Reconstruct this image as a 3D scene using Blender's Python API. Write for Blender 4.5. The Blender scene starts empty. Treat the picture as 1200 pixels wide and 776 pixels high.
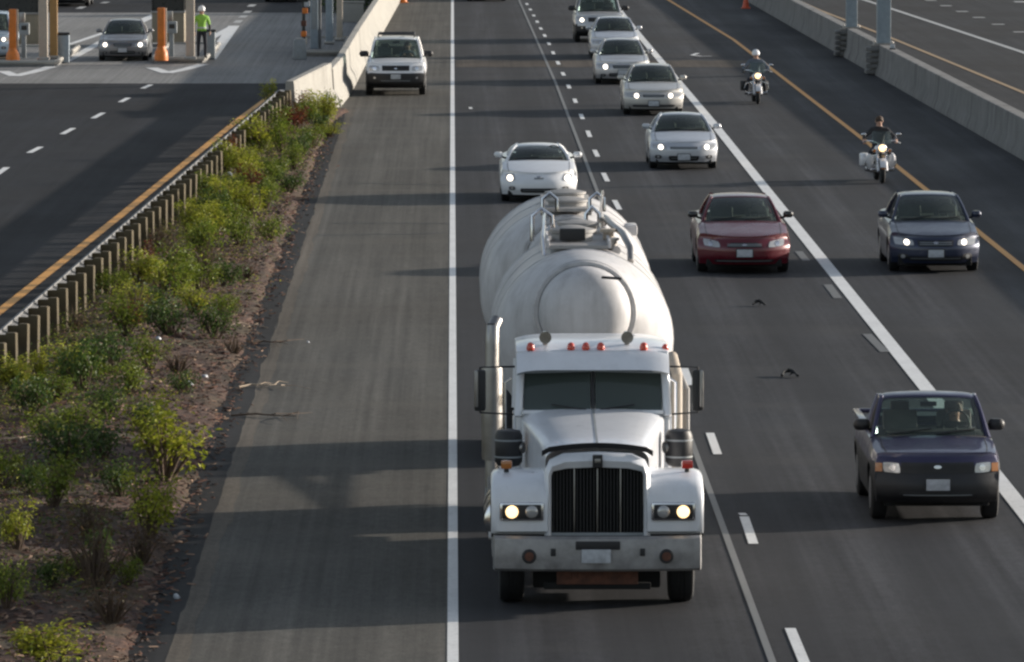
import bpy, bmesh, math, random
from mathutils import Vector, Matrix, Euler
R = math.radians
scene = bpy.context.scene
COL = scene.collection

# ------------------------------------------------------------ camera, sky, sun, exposure
FPX, HC = 7800.0, 9.57
THETA = math.atan(636.0 / FPX)
YAW = math.atan(70.0 * math.cos(THETA) / FPX)
cam_data = bpy.data.cameras.new("camera")
cam = bpy.data.objects.new("camera", cam_data)
COL.objects.link(cam)
cam.location = (0, 0, HC)
cam.rotation_euler = (math.pi / 2 - THETA, 0, -YAW)
cam_data.sensor_width = 36
cam_data.lens = FPX / 1200 * 36
cam_data.clip_start = 1
cam_data.clip_end = 20000
scene.camera = cam

SUN_EL, SUN_AZ = R(11.5), R(21)          # azimuth measured from +X towards +Y
sun_dir = Vector((math.cos(SUN_AZ) * math.cos(SUN_EL), math.sin(SUN_AZ) * math.cos(SUN_EL), math.sin(SUN_EL)))
world = bpy.data.worlds.new("World")
scene.world = world
world.use_nodes = True
wn = world.node_tree
sky = wn.nodes.new("ShaderNodeTexSky")
sky.sky_type = 'NISHITA'
sky.sun_disc = False
sky.sun_elevation = SUN_EL
sky.sun_rotation = math.pi / 2 - SUN_AZ
sky.air_density = 1.0
sky.dust_density = 1.2
sky.ozone_density = 1.5
# thin high cloud: the sky's own colour, less saturated
hs = wn.nodes.new("ShaderNodeHueSaturation")
hs.inputs['Saturation'].default_value = .55
wn.links.new(sky.outputs[0], hs.inputs['Color'])
wn.links.new(hs.outputs[0], wn.nodes["Background"].inputs[0])
wn.nodes["Background"].inputs[1].default_value = 0.10
sl = bpy.data.lights.new("sun", 'SUN')
sl.energy = 3.6
sl.angle = R(1.0)
sl.color = (1.0, 0.91, 0.80)
so = bpy.data.objects.new("sun", sl)
COL.objects.link(so)
so.location = (200, 100, 80)
so.rotation_euler = (-sun_dir).to_track_quat('-Z', 'Y').to_euler()
scene.view_settings.view_transform = 'Standard'
scene.view_settings.look = 'None'
scene.view_settings.exposure = 0.95
scene.view_settings.gamma = 1
scene.view_settings.use_curve_mapping = False
scene.cycles.filter_width = 2.5
scene.cycles.max_bounces = 8
scene.cycles.transparent_max_bounces = 16

_rot = Euler(cam.rotation_euler).to_matrix()
def G(u, v, z=0.0):
    """world point at height z seen at pixel (u, v) of the 1200x776 photograph"""
    d = _rot @ Vector(((u - 600) / FPX, -(v - 388) / FPX, -1))
    t = (z - HC) / d.z
    return Vector((d.x * t, d.y * t, z))

# ------------------------------------------------------------ materials
def newmat(name):
    m = bpy.data.materials.new(name)
    m.use_nodes = True
    nt = m.node_tree
    return m, nt, nt.nodes["Principled BSDF"]

def N(nt, typ, **kw):
    n = nt.nodes.new(typ)
    for k, v in kw.items():
        if k in n.inputs: n.inputs[k].default_value = v
        else: setattr(n, k, v)
    return n

def mapped(nt, scale, coord='Object'):
    tc = nt.nodes.new("ShaderNodeTexCoord")
    mp = nt.nodes.new("ShaderNodeMapping")
    mp.inputs['Scale'].default_value = scale
    nt.links.new(tc.outputs[coord], mp.inputs[0])
    return mp.outputs[0]

def noise(nt, scale, detail=4, rough=.55, vec=None):
    n = N(nt, "ShaderNodeTexNoise")
    n.inputs['Scale'].default_value = scale
    n.inputs['Detail'].default_value = detail
    n.inputs['Roughness'].default_value = rough
    if vec is not None: nt.links.new(vec, n.inputs['Vector'])
    return n.outputs['Fac']

def ramp(nt, fac, stops):
    r = nt.nodes.new("ShaderNodeValToRGB")
    el = r.color_ramp.elements
    while len(el) < len(stops): el.new(.5)
    for e, (p, c) in zip(el, stops):
        e.position = p
        e.color = (c[0], c[1], c[2], 1) if not isinstance(c, (int, float)) else (c, c, c, 1)
    nt.links.new(fac, r.inputs[0])
    return r.outputs[0]

def mixc(nt, a, b, fac, mode='MIX'):
    m = nt.nodes.new("ShaderNodeMix")
    m.data_type = 'RGBA'; m.blend_type = mode
    for sock, v in ((m.inputs[6], a), (m.inputs[7], b)):
        if isinstance(v, tuple): sock.default_value = (*v[:3], 1)
        else: nt.links.new(v, sock)
    if isinstance(fac, (int, float)): m.inputs[0].default_value = fac
    else: nt.links.new(fac, m.inputs[0])
    return m.outputs[2]

def bump(nt, b, h, strength=.3, dist=.01):
    n = nt.nodes.new("ShaderNodeBump")
    n.inputs['Strength'].default_value = strength
    n.inputs['Distance'].default_value = dist
    nt.links.new(h, n.inputs['Height'])
    nt.links.new(n.outputs[0], b.inputs['Normal'])

def plain(name, c, rough=.6, metal=0, spread=.12, scale=6, coat=0, bumpy=0, spec=.5):
    """solid colour broken up by noise in tone and gloss"""
    m, nt, b = newmat(name)
    v = mapped(nt, (1, 1, 1))
    f = noise(nt, scale, 5, .6, v)
    lo = tuple(max(0, x * (1 - spread)) for x in c); hi = tuple(min(1, x * (1 + spread)) for x in c)
    nt.links.new(ramp(nt, f, [(.3, lo), (.7, hi)]), b.inputs['Base Color'])
    nt.links.new(ramp(nt, f, [(.25, max(0, rough - .08)), (.75, min(1, rough + .1))]), b.inputs['Roughness'])
    b.inputs['Metallic'].default_value = metal
    b.inputs['Coat Weight'].default_value = coat
    b.inputs['Coat Roughness'].default_value = .06
    b.inputs['Specular IOR Level'].default_value = spec
    if bumpy: bump(nt, b, noise(nt, scale * 5, 4, .6, v), bumpy, .01)
    return m

def paint(name, c, metal=.0, rough=.35, dirt=.25, coat=.6, streaks=0):
    """car paint: clear coat, a film of road dust that grows on the lower panels"""
    m, nt, b = newmat(name)
    v = mapped(nt, (1, 1, 1))
    f = noise(nt, 3.0, 6, .65, v)
    dusty = tuple(x * .75 + y * .25 for x, y in zip(c, (.16, .14, .12)))
    col = mixc(nt, c, dusty, ramp(nt, f, [(.35, 0.0), (.75, dirt * 2.2)]))
    if streaks:      # rain-washed grime running down the sides
        sv = noise(nt, 1.0, 5, .65, mapped(nt, (5, 5, .45)))
        col = mixc(nt, col, tuple(x * .5 + y * .12 for x, y in zip(c, (.3, .26, .2))), ramp(nt, sv, [(.5, 0.0), (.75, streaks)]))
    nt.links.new(col, b.inputs['Base Color'])
    nt.links.new(ramp(nt, f, [(.3, rough - .08), (.75, rough + .2)]), b.inputs['Roughness'])
    b.inputs['Metallic'].default_value = metal
    b.inputs['Coat Weight'].default_value = coat
    b.inputs['Coat Roughness'].default_value = .07
    return m

def glow(name, c, s):
    m, nt, b = newmat(name)
    b.inputs['Base Color'].default_value = (*c, 1)
    b.inputs['Emission Color'].default_value = (*c, 1)
    b.inputs['Emission Strength'].default_value = s
    v = mapped(nt, (1, 1, 1))
    nt.links.new(ramp(nt, noise(nt, 20, 2, .5, v), [(.3, .2), (.7, .35)]), b.inputs['Roughness'])
    return m

def glassmat(name, tint, trans=.55):
    m = bpy.data.materials.new(name); m.use_nodes = True
    nt = m.node_tree; nt.nodes.clear()
    out = nt.nodes.new("ShaderNodeOutputMaterial")
    tr = nt.nodes.new("ShaderNodeBsdfTransparent"); tr.inputs[0].default_value = (*tint, 1)
    df = nt.nodes.new("ShaderNodeBsdfDiffuse"); df.inputs[0].default_value = (.085, .108, .10, 1)
    gl = nt.nodes.new("ShaderNodeBsdfGlossy"); gl.inputs['Roughness'].default_value = .03
    fr = nt.nodes.new("ShaderNodeFresnel"); fr.inputs['IOR'].default_value = 1.5
    v = mapped(nt, (1, 1, 1))
    n = ramp(nt, noise(nt, 5, 4, .6, v), [(.3, .01), (.75, .05)])
    nt.links.new(n, gl.inputs['Roughness'])
    m1 = nt.nodes.new("ShaderNodeMixShader"); m1.inputs[0].default_value = trans
    m2 = nt.nodes.new("ShaderNodeMixShader")
    nt.links.new(df.outputs[0], m1.inputs[1]); nt.links.new(tr.outputs[0], m1.inputs[2])
    nt.links.new(fr.outputs[0], m2.inputs[0]); nt.links.new(m1.outputs[0], m2.inputs[1]); nt.links.new(gl.outputs[0], m2.inputs[2])
    nt.links.new(m2.outputs[0], out.inputs[0])
    return m

def asphalt(name, c, streak=.22, warm=None, patch=.25, tracks=None):
    m, nt, b = newmat(name)
    fine = noise(nt, 40, 3, .7, mapped(nt, (1, 1, 1)))
    longi = noise(nt, 1.0, 5, .6, mapped(nt, (2.2, .05, 1)))      # wear running along the lanes
    blot = noise(nt, .22, 5, .6, mapped(nt, (1, .35, 1)))
    cross = noise(nt, 1.0, 3, .5, mapped(nt, (.06, .45, 1)))       # joints and paving passes across the road
    fines = noise(nt, 1.0, 4, .6, mapped(nt, (9, .035, 1)))
    lo = tuple(x * (1 - streak) for x in c); hi = tuple(x * (1 + streak) for x in c)
    col = ramp(nt, longi, [(.3, lo), (.7, hi)])
    col = mixc(nt, col, tuple(x * (1 - patch) for x in c), ramp(nt, blot, [(.42, 0.0), (.7, .8)]))
    col = mixc(nt, col, ramp(nt, fines, [(.3, .80), (.7, 1.18)]), 1.0, 'MULTIPLY')
    grit = noise(nt, 7, 3, .8, mapped(nt, (1, .5, 1)))
    col = mixc(nt, col, ramp(nt, grit, [(.3, .82), (.72, 1.2)]), 1.0, 'MULTIPLY')
    wc = warm or tuple(x * 1.2 for x in c)
    col = mixc(nt, col, wc, ramp(nt, cross, [(.5, 0.0), (.72, .55)]))
    col = mixc(nt, col, ramp(nt, fine, [(.25, .55), (.75, 1.35)]), 1.0, 'MULTIPLY')
    if tracks:                                                     # polished wheel paths, period = lane width
        sep = nt.nodes.new("ShaderNodeSeparateXYZ")
        nt.links.new(mapped(nt, (1, 1, 1)), sep.inputs[0])
        a = N(nt, "ShaderNodeMath", operation='MULTIPLY'); a.inputs[1].default_value = 2 * math.pi / (tracks[0] / 2)
        nt.links.new(sep.outputs[0], a.inputs[0])
        c0 = N(nt, "ShaderNodeMath", operation='ADD'); c0.inputs[1].default_value = tracks[1]
        nt.links.new(a.outputs[0], c0.inputs[0])
        s = N(nt, "ShaderNodeMath", operation='SINE'); nt.links.new(c0.outputs[0], s.inputs[0])
        mr = N(nt, "ShaderNodeMapRange"); mr.inputs[1].default_value = -1; mr.inputs[2].default_value = 1
        mr.inputs[3].default_value = 0; mr.inputs[4].default_value = .65
        nt.links.new(s.outputs[0], mr.inputs[0])
        col = mixc(nt, col, tuple(x * .55 for x in c), mr.outputs[0])
    nt.links.new(col, b.inputs['Base Color'])
    nt.links.new(ramp(nt, blot, [(.3, .72), (.7, .9)]), b.inputs['Roughness'])
    b.inputs['Specular IOR Level'].default_value = .12
    bump(nt, b, fine, .35, .006)
    return m

def leafmat(name, c1, c2, c3):
    m = bpy.data.materials.new(name); m.use_nodes = True
    nt = m.node_tree; b = nt.nodes["Principled BSDF"]
    ge = nt.nodes.new("ShaderNodeNewGeometry")
    col = ramp(nt, ge.outputs['Random Per Island'], [(0, c1), (.5, c2), (1, c3)])
    v = mapped(nt, (1, 1, 1))
    col = mixc(nt, col, ramp(nt, noise(nt, 2.5, 3, .5, v), [(.3, .6), (.7, 1.3)]), 1.0, 'MULTIPLY')
    nt.links.new(col, b.inputs['Base Color'])
    b.inputs['Roughness'].default_value = .55
    b.inputs['Specular IOR Level'].default_value = .3
    tl = nt.nodes.new("ShaderNodeBsdfTranslucent")
    nt.links.new(col, tl.inputs[0])
    mx = nt.nodes.new("ShaderNodeMixShader"); mx.inputs[0].default_value = .35
    nt.links.new(b.outputs[0], mx.inputs[1]); nt.links.new(tl.outputs[0], mx.inputs[2])
    nt.links.new(mx.outputs[0], nt.nodes["Material Output"].inputs[0])
    return m

M = {}
M['black'] = plain('black_rubber', (.012, .012, .013), .75, bumpy=.1)
M['plastic'] = plain('black_plastic', (.016, .016, .018), .5)
M['under'] = plain('underbody', (.008, .008, .008), .9)
M['interior'] = plain('interior_trim', (.06, .056, .053), .8)
M['seat'] = plain('seat_fabric', (.17, .16, .15), .85)
M['chrome'] = plain('chrome', (.62, .62, .64), .14, 1, spread=.08)
M['steel'] = plain('dull_steel', (.32, .31, .30), .38, 1)
M['bumpersteel'] = plain('bumper_steel', (.30, .295, .295), .45, .5, spread=.25)
M['alloy'] = plain('alloy', (.42, .42, .43), .35, .9)
M['glass'] = glassmat('window_glass', (.72, .85, .80), .74)
M['darkglass'] = glassmat('dark_glass', (.20, .26, .27), .40)
M['lamp_on'] = glow('lit_lamp', (1.0, .90, .76), 2.2)
M['lamp_warm'] = glow('lit_lamp_warm', (1.0, .66, .32), 1.3)
M['lens'] = plain('lamp_lens', (.42, .42, .42), .12, .3, coat=1)
M['amber'] = plain('amber_lens', (.40, .14, .03), .2, coat=.8)
M['redlens'] = plain('red_lens', (.45, .03, .02), .2, coat=.8)
M['markred'] = plain('marker_lens', (.55, .06, .035), .25, coat=.6)
M['plate'] = plain('plate_white', (.42, .44, .47), .4, spread=.2, scale=14)
M['white'] = paint('white_paint', (.74, .75, .77))
M['truckwhite'] = paint('truck_white_paint', (.73, .75, .79), dirt=.2, streaks=.22)
M['silver'] = paint('silver_paint', (.50, .50, .51), .45)
M['silverblue'] = paint('silver_blue_paint', (.50, .52, .56), .35)
M['champagne'] = paint('champagne_paint', (.50, .485, .46), .4)
M['maroon'] = paint('maroon_paint', (.10, .004, .012), .2, rough=.3, dirt=.0)
M['navy'] = paint('navy_paint', (.022, .030, .062), .4, dirt=.1)
M['purple'] = paint('purple_blue_paint', (.030, .028, .074), .4, dirt=.06)
M['greycar'] = paint('grey_paint', (.20, .20, .21), .45)
M['lightblue'] = paint('light_blue_paint', (.40, .50, .60), .3)
M['darkcar'] = paint('dark_paint', (.02, .02, .022), .3)
M['tank'] = paint('tank_paint', (.54, .535, .545), rough=.62, dirt=.5, coat=.1, streaks=.55)
M['tankflange_shade'] = plain('flange_recess_shade', (.46, .455, .46), .65, spread=.2)  # ring toned darker than the tank: recess shade round the head, put into colour
M['tankgrey'] = plain('walkway_grey', (.30, .29, .28), .65)
M['wood'] = plain('post_wood', (.085, .066, .034), .85, spread=.35, scale=4, bumpy=.3)
M['galv'] = plain('galvanised', (.17, .172, .175), .65, .3, spread=.2)
M['concrete'] = plain('barrier_concrete', (.33, .315, .285), .85, spread=.14, scale=1.3, bumpy=.15)
M['orange'] = plain('orange_plastic', (.62, .17, .02), .5, spread=.2)
M['redor'] = plain('cone_red', (.60, .10, .04), .5, spread=.2)
M['beige'] = plain('beige_column', (.44, .38, .31), .7, spread=.1, bumpy=.05)
M['brown'] = plain('brown_steel', (.32, .19, .07), .6)
M['bluegrey'] = plain('bluegrey_steel', (.27, .32, .36), .5, .2)
M['boothdark'] = plain('booth_dark', (.02, .022, .022), .3)
M['boothtan'] = plain('booth_tan', (.25, .21, .15), .7)
M['greybox'] = plain('grey_box', (.25, .27, .28), .55)
M['mpaint'] = paint('bike_white', (.70, .70, .72))
M['jacket'] = plain('dark_jacket', (.022, .021, .024), .75)
M['bluejacket'] = plain('grey_blue_jacket', (.10, .12, .15), .8)
M['jeans'] = plain('dark_trousers', (.02, .022, .03), .85)
M['skin'] = plain('skin', (.45, .27, .20), .55)
M['hair'] = plain('hair', (.06, .035, .02), .7)
M['hivis'] = plain('hi_vis_cloth', (.24, .48, .06), .7)
M['bark'] = plain('bark', (.09, .06, .04), .9, bumpy=.3)
M['tyrescrap'] = plain('tyre_scrap', (.010, .010, .010), .8)
M['palewood'] = plain('pale_wood', (.42, .33, .24), .85)
M['rust'] = plain('rusty_brown', (.11, .045, .028), .8, spread=.4, scale=9)
M['leaf_yg'] = leafmat('leaf_yellow_green', (.17, .21, .02), (.33, .36, .03), (.46, .44, .06))
M['leaf_g'] = leafmat('leaf_green', (.075, .115, .015), (.155, .21, .022), (.25, .28, .04))
M['leaf_dg'] = leafmat('leaf_dark_green', (.028, .06, .014), (.06, .105, .02), (.105, .15, .028))
M['leaf_red'] = leafmat('leaf_red', (.09, .02, .012), (.16, .03, .018), (.12, .07, .02))
M['leaf_olive'] = leafmat('leaf_olive', (.06, .07, .018), (.12, .125, .03), (.19, .18, .05))
M['leaf_dry'] = leafmat('leaf_dry', (.08, .05, .025), (.14, .09, .045), (.11, .10, .035))

# ------------------------------------------------------------ mesh builder
class MB:
    def __init__(s): s.v = []; s.f = []; s.m = []; s.mats = []
    def mi(s, key):
        if key not in s.mats: s.mats.append(key)
        return s.mats.index(key)
    def add(s, vs, fs, key):
        o = len(s.v); k = s.mi(key)
        s.v += [tuple(p) for p in vs]
        for f in fs: s.f.append([i + o for i in f]); s.m.append(k)
        return s
    def box(s, c, size, key, bev=0, rot=None, taper=None):
        hx, hy, hz = [d / 2 for d in size]
        bm = bmesh.new()
        P = []
        for z in (-hz, hz):
            t = taper if (taper and z > 0) else (1, 1)
            for x, y in ((-hx, -hy), (hx, -hy), (hx, hy), (-hx, hy)):
                P.append(bm.verts.new((x * t[0], y * t[1], z)))
        for q in ((3, 2, 1, 0), (4, 5, 6, 7), (0, 1, 5, 4), (1, 2, 6, 5), (2, 3, 7, 6), (3, 0, 4, 7)):
            bm.faces.new([P[i] for i in q])
        if bev: bmesh.ops.bevel(bm, geom=bm.edges[:], offset=bev, segments=2, profile=.6, affect='EDGES')
        if rot: bmesh.ops.rotate(bm, verts=bm.verts[:], cent=(0, 0, 0), matrix=Euler(rot).to_matrix())
        bm.verts.index_update()
        s.add([v.co + Vector(c) for v in bm.verts], [[v.index for v in f.verts] for f in bm.faces], key)
        bm.free(); return s
    def grid(s, fn, us, vs, key, flip=False, keyfn=None):
        pts = [fn(u, v) for v in vs for u in us]
        n = len(us); fs = []; o = len(s.v)
        s.v += [tuple(p) for p in pts]
        for j in range(len(vs) - 1):
            for i in range(n - 1):
                q = [j * n + i, j * n + i + 1, (j + 1) * n + i + 1, (j + 1) * n + i]
                if flip: q.reverse()
                k = key
                if keyfn:
                    cx = [sum(pts[a][d] for a in q) / 4 for d in range(3)]
                    k = keyfn(cx) or key
                s.f.append([a + o for a in q]); s.m.append(s.mi(k))
        return s
    def tube(s, pts, r, key, seg=8, cap=True):
        pts = [Vector(p) for p in pts]
        rr = r if isinstance(r, (list, tuple)) else [r] * len(pts)
        rings = []; up = None
        for i, p in enumerate(pts):
            d = (pts[min(i + 1, len(pts) - 1)] - pts[max(i - 1, 0)])
            d = d.normalized() if d.length > 1e-9 else Vector((0, 0, 1))
            if up is None:
                up = Vector((0, 0, 1)) if abs(d.z) < .9 else Vector((1, 0, 0))
            a = d.cross(up).normalized(); bb = a.cross(d).normalized(); up = bb
            rings.append([p + (a * math.cos(t) + bb * math.sin(t)) * rr[i] for t in [2 * math.pi * k / seg for k in range(seg)]])
        vs = [q for ring in rings for q in ring]; fs = []
        for i in range(len(pts) - 1):
            for k in range(seg):
                fs.append([i * seg + k, i * seg + (k + 1) % seg, (i + 1) * seg + (k + 1) % seg, (i + 1) * seg + k])
        if cap:
            fs.append(list(range(seg))[::-1]); fs.append([(len(pts) - 1) * seg + k for k in range(seg)])
        return s.add(vs, fs, key)
    def lathe(s, prof, c, axis, key, seg=28, ang=None, ecc=None):
        """prof: (radius, distance along axis); ecc: per ring offset in z"""
        vs = []; fs = []
        for i, (r, a) in enumerate(prof):
            for k in range(seg):
                t = 2 * math.pi * k / seg
                x, y = r * math.cos(t), r * math.sin(t)
                e = ecc[i] if ecc else 0
                if axis == 'x': p = (a, x, y + e)
                elif axis == 'y': p = (x, a, y + e)
                else: p = (x, y, a)
                vs.append((p[0] + c[0], p[1] + c[1], p[2] + c[2]))
        n = len(prof)
        for i in range(n - 1):
            for k in range(seg):
                fs.append([i * seg + k, i * seg + (k + 1) % seg, (i + 1) * seg + (k + 1) % seg, (i + 1) * seg + k])
        fs.append(list(range(seg))[::-1]); fs.append([(n - 1) * seg + k for k in range(seg)])
        return s.add(vs, fs, key)
    def ball(s, c, rad, key, seg=14, rings=9, rot=None):
        vs = []; fs = []
        m = Euler(rot).to_matrix() if rot else None
        for j in range(rings + 1):
            ph = math.pi * j / rings
            for k in range(seg):
                t = 2 * math.pi * k / seg
                p = Vector((rad[0] * math.sin(ph) * math.cos(t), rad[1] * math.sin(ph) * math.sin(t), rad[2] * math.cos(ph)))
                if m: p = m @ p
                vs.append(p + Vector(c))
        for j in range(rings):
            for k in range(seg):
                fs.append([j * seg + k, (j + 1) * seg + k, (j + 1) * seg + (k + 1) % seg, j * seg + (k + 1) % seg])
        return s.add(vs, fs, key)
    def torus(s, c, r, t, axis, key, seg=30, ts=10, a0=0, a1=2 * math.pi):
        pts = []
        for i in range(seg + 1):
            a = a0 + (a1 - a0) * i / seg
            x, y = r * math.cos(a), r * math.sin(a)
            p = {'x': (0, x, y), 'y': (x, 0, y), 'z': (x, y, 0)}[axis]
            pts.append((p[0] + c[0], p[1] + c[1], p[2] + c[2]))
        vs = []; fs = []
        for i, p in enumerate(pts):
            a = a0 + (a1 - a0) * i / seg
            ca, sa = math.cos(a), math.sin(a)
            e = {'x': Vector((0, ca, sa)), 'y': Vector((ca, 0, sa)), 'z': Vector((ca, sa, 0))}[axis]
            w = {'x': Vector((1, 0, 0)), 'y': Vector((0, 1, 0)), 'z': Vector((0, 0, 1))}[axis]
            tt = t if isinstance(t, tuple) else (t, t)
            for k in range(ts):
                b_ = 2 * math.pi * k / ts
                vs.append(Vector(p) + e * tt[0] * math.cos(b_) + w * tt[1] * math.sin(b_))
        for i in range(seg):
            for k in range(ts):
                fs.append([i * ts + k, i * ts + (k + 1) % ts, (i + 1) * ts + (k + 1) % ts, (i + 1) * ts + k])
        return s.add(vs, fs, key)
    def prism(s, poly, z0, z1, key):
        n = len(poly)
        vs = [(x, y, z0) for x, y in poly] + [(x, y, z1) for x, y in poly]
        fs = [list(range(n))[::-1], [n + i for i in range(n)]]
        for i in range(n): fs.append([i, (i + 1) % n, n + (i + 1) % n, n + i])
        return s.add(vs, fs, key)
    def mesh(s, name, ang=35, fix=True):
        me = bpy.data.meshes.new(name)
        me.from_pydata([tuple(p) for p in s.v], [], s.f)
        for k in s.mats: me.materials.append(M[k])
        me.polygons.foreach_set('material_index', s.m)
        if fix:
            bm = bmesh.new(); bm.from_mesh(me)
            bmesh.ops.remove_doubles(bm, verts=bm.verts[:], dist=.0004)
            bmesh.ops.recalc_face_normals(bm, faces=bm.faces[:])
            bm.to_mesh(me); bm.free()
        if ang:
            me.polygons.foreach_set('use_smooth', [True] * len(me.polygons))
            me.set_sharp_from_angle(angle=R(ang))
        me.update()
        return me
    def build(s, name, parent=None, ang=35, loc=None, fix=True):
        o = bpy.data.objects.new(name, s.mesh(name, ang, fix))
        COL.objects.link(o)
        if parent: o.parent = parent
        if loc: o.location = loc
        return o

def tag(o, label=None, cat=None, group=None, kind=None):
    if label: o['label'] = label
    if cat: o['category'] = cat
    if group: o['group'] = group
    if kind: o['kind'] = kind
    return o

def thing(name, label, cat, loc, rz=0, group=None):
    o = bpy.data.objects.new(name, None)
    o.empty_display_size = .3
    COL.objects.link(o)
    o.location = loc; o.rotation_euler = (0, 0, rz)
    return tag(o, label, cat, group)

def copy_part(o, parent):
    c = o.copy(); COL.objects.link(c); c.parent = parent
    return c

def lin(a, b, n): return [a + (b - a) * i / (n - 1) for i in range(n)]

def curve(pts):
    """smooth monotone interpolation through (x, y) points"""
    xs = [p[0] for p in pts]; ys = [p[1] for p in pts]; n = len(xs)
    d = [(ys[i + 1] - ys[i]) / (xs[i + 1] - xs[i]) for i in range(n - 1)]
    m = [d[0]] + [0 if d[i - 1] * d[i] <= 0 else 2 * d[i - 1] * d[i] / (d[i - 1] + d[i]) for i in range(1, n - 1)] + [d[-1]]
    def f(x):
        if x <= xs[0]: return ys[0]
        if x >= xs[-1]: return ys[-1]
        i = 0
        while x > xs[i + 1]: i += 1
        h = xs[i + 1] - xs[i]; t = (x - xs[i]) / h
        return (ys[i] * (1 + 2 * t) * (1 - t) ** 2 + m[i] * h * t * (1 - t) ** 2 + ys[i + 1] * t * t * (3 - 2 * t) + m[i + 1] * h * t * t * (t - 1))
    return f
# ------------------------------------------------------------ ground, roads, markings
from mathutils import noise as mnoise
rng = random.Random(7)

def dirt_material():
    m, nt, b = newmat('dirt')
    v = mapped(nt, (1, 1, 1))
    nt.links.new(ramp(nt, noise(nt, .3, 6, .6, v), [(.3, (.06, .065, .03)), (.7, (.12, .10, .06))]), b.inputs['Base Color'])
    b.inputs['Roughness'].default_value = .95
    return m
def mulch_material():
    m, nt, b = newmat('mulch')
    v = mapped(nt, (1, .55, 1))
    f = noise(nt, 9, 6, .7, v); g = noise(nt, .8, 4, .55, v)
    col = ramp(nt, f, [(.25, (.014, .006, .004)), (.5, (.062, .029, .018)), (.74, (.16, .082, .052))])
    col = mixc(nt, col, (.05, .055, .02), ramp(nt, g, [(.45, 0.0), (.7, .6)]))
    nt.links.new(col, b.inputs['Base Color'])
    b.inputs['Roughness'].default_value = .95
    bump(nt, b, f, .8, .04)
    return m
M['dirt'] = dirt_material()
M['mulch'] = mulch_material()
M['asphalt'] = asphalt('asphalt_lanes', (.052, .0525, .057), streak=.38, warm=(.068, .066, .065), tracks=(3.75, 0.6))
M['asphalt_shoulder'] = asphalt('asphalt_shoulder', (.100, .094, .083), streak=.30, warm=(.122, .111, .094), patch=.25)
M['asphalt_new'] = asphalt('asphalt_new', (.020, .0205, .024), streak=.3, warm=(.026, .026, .027))
M['asphalt_right'] = asphalt('asphalt_right', (.040, .0395, .041), warm=(.052, .049, .046))
M['plaza'] = asphalt('plaza_concrete', (.235, .232, .225), streak=.12, warm=(.26, .25, .24), patch=.2)
def linepaint(name, c, wear):
    m, nt, b = newmat(name)
    v = mapped(nt, (1, .6, 1))
    f = noise(nt, 14, 5, .7, v); g = noise(nt, 1.2, 3, .5, v)
    nt.links.new(mixc(nt, c, tuple(x * .35 + .03 for x in c), mixc(nt, ramp(nt, f, [(.5, 0.0), (.72, wear)]), ramp(nt, g, [(.4, .0), (.8, wear * .6)]), .5)), b.inputs['Base Color'])
    b.inputs['Roughness'].default_value = .6
    return m
M['lw'] = linepaint('white_road_paint', (.72, .72, .71), .8)
M['lw_far'] = linepaint('dull_white_road_paint', (.42, .42, .41), .9)
M['ly'] = linepaint('yellow_road_paint', (.64, .29, .035), .6)
M['lfade'] = linepaint('faded_road_paint', (.12, .118, .115), 1.0)
M['seam'] = linepaint('joint_sealant', (.16, .158, .152), .9)
M['sealdark'] = linepaint('dark_sealant', (.03, .03, .03), .5)

def sheet(name, left, right, z, key, ny=1):
    """ground sheet between two polylines given as (x, y) with equal count"""
    mb = MB()
    n = len(left)
    vs = [(x, y, z) for x, y in left] + [(x, y, z) for x, y in right]
    mb.add(vs, [[i, n + i, n + i + 1, i + 1] for i in range(n - 1)], key)
    o = mb.build(name, ang=None, fix=False)
    return tag(o, kind='structure')

gmb = MB(); gmb.add([(-4000, -400, -.12), (4000, -400, -.12), (4000, 9000, -.12), (-4000, 9000, -.12)], [[0, 1, 2, 3]], 'dirt')
tag(gmb.build('ground', ang=None, fix=False), kind='structure')

def xg(y): return -7.33 + (y - 107.7) * .0266          # guardrail line
BAR = [(-4.42, 195.5), (-3.38, 200.5), (-3.18, 209), (-2.98, 235), (-2.62, 272), (-2.25, 310), (-1.9, 420)]   # barrier base, right side
def xbar(y):
    for (a, b), (c, d) in zip(BAR, BAR[1:]):
        if y <= d: return a + (c - a) * (y - b) / (d - b)
    return BAR[-1][0]
ysR = [45, 80, 120, 160, 195, 203, 212, 235, 272, 310, 420, 700]
def xsh(y): return -3.95 if y < 201 else xbar(y) - .2
sheet('road', [(xsh(y), y) for y in ysR], [(14.9 if y < 160 else 14.9 - (y - 160) * .011, y) for y in ysR], 0, 'asphalt')
sheet('road_shoulder', [(xsh(y), y) for y in ysR], [(.0, y) for y in ysR], .004, 'asphalt_shoulder')
sheet('right_road', [(15.0 if y < 160 else 15.0 - (y - 160) * .011, y) for y in ysR], [(60, y) for y in ysR], 0, 'asphalt_right')
ysL = [45, 80, 120, 160, 195, 196, 212, 235, 272, 310, 420, 700]
sheet('toll_road', [(-70, y) for y in ysL], [((xg(y) - .05) if y < 195.6 else xbar(y) - .35, y) for y in ysL], 0, 'asphalt_new')
sheet('toll_plaza_pavement', [(-70, 216.5), (-70, 235), (-70, 272), (-70, 285)], [(xbar(y) - .4, y) for y in (216.5, 235, 272, 285)], .004, 'plaza')
# darker fresh band next to the yellow line, wider than the shoulder itself

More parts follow.
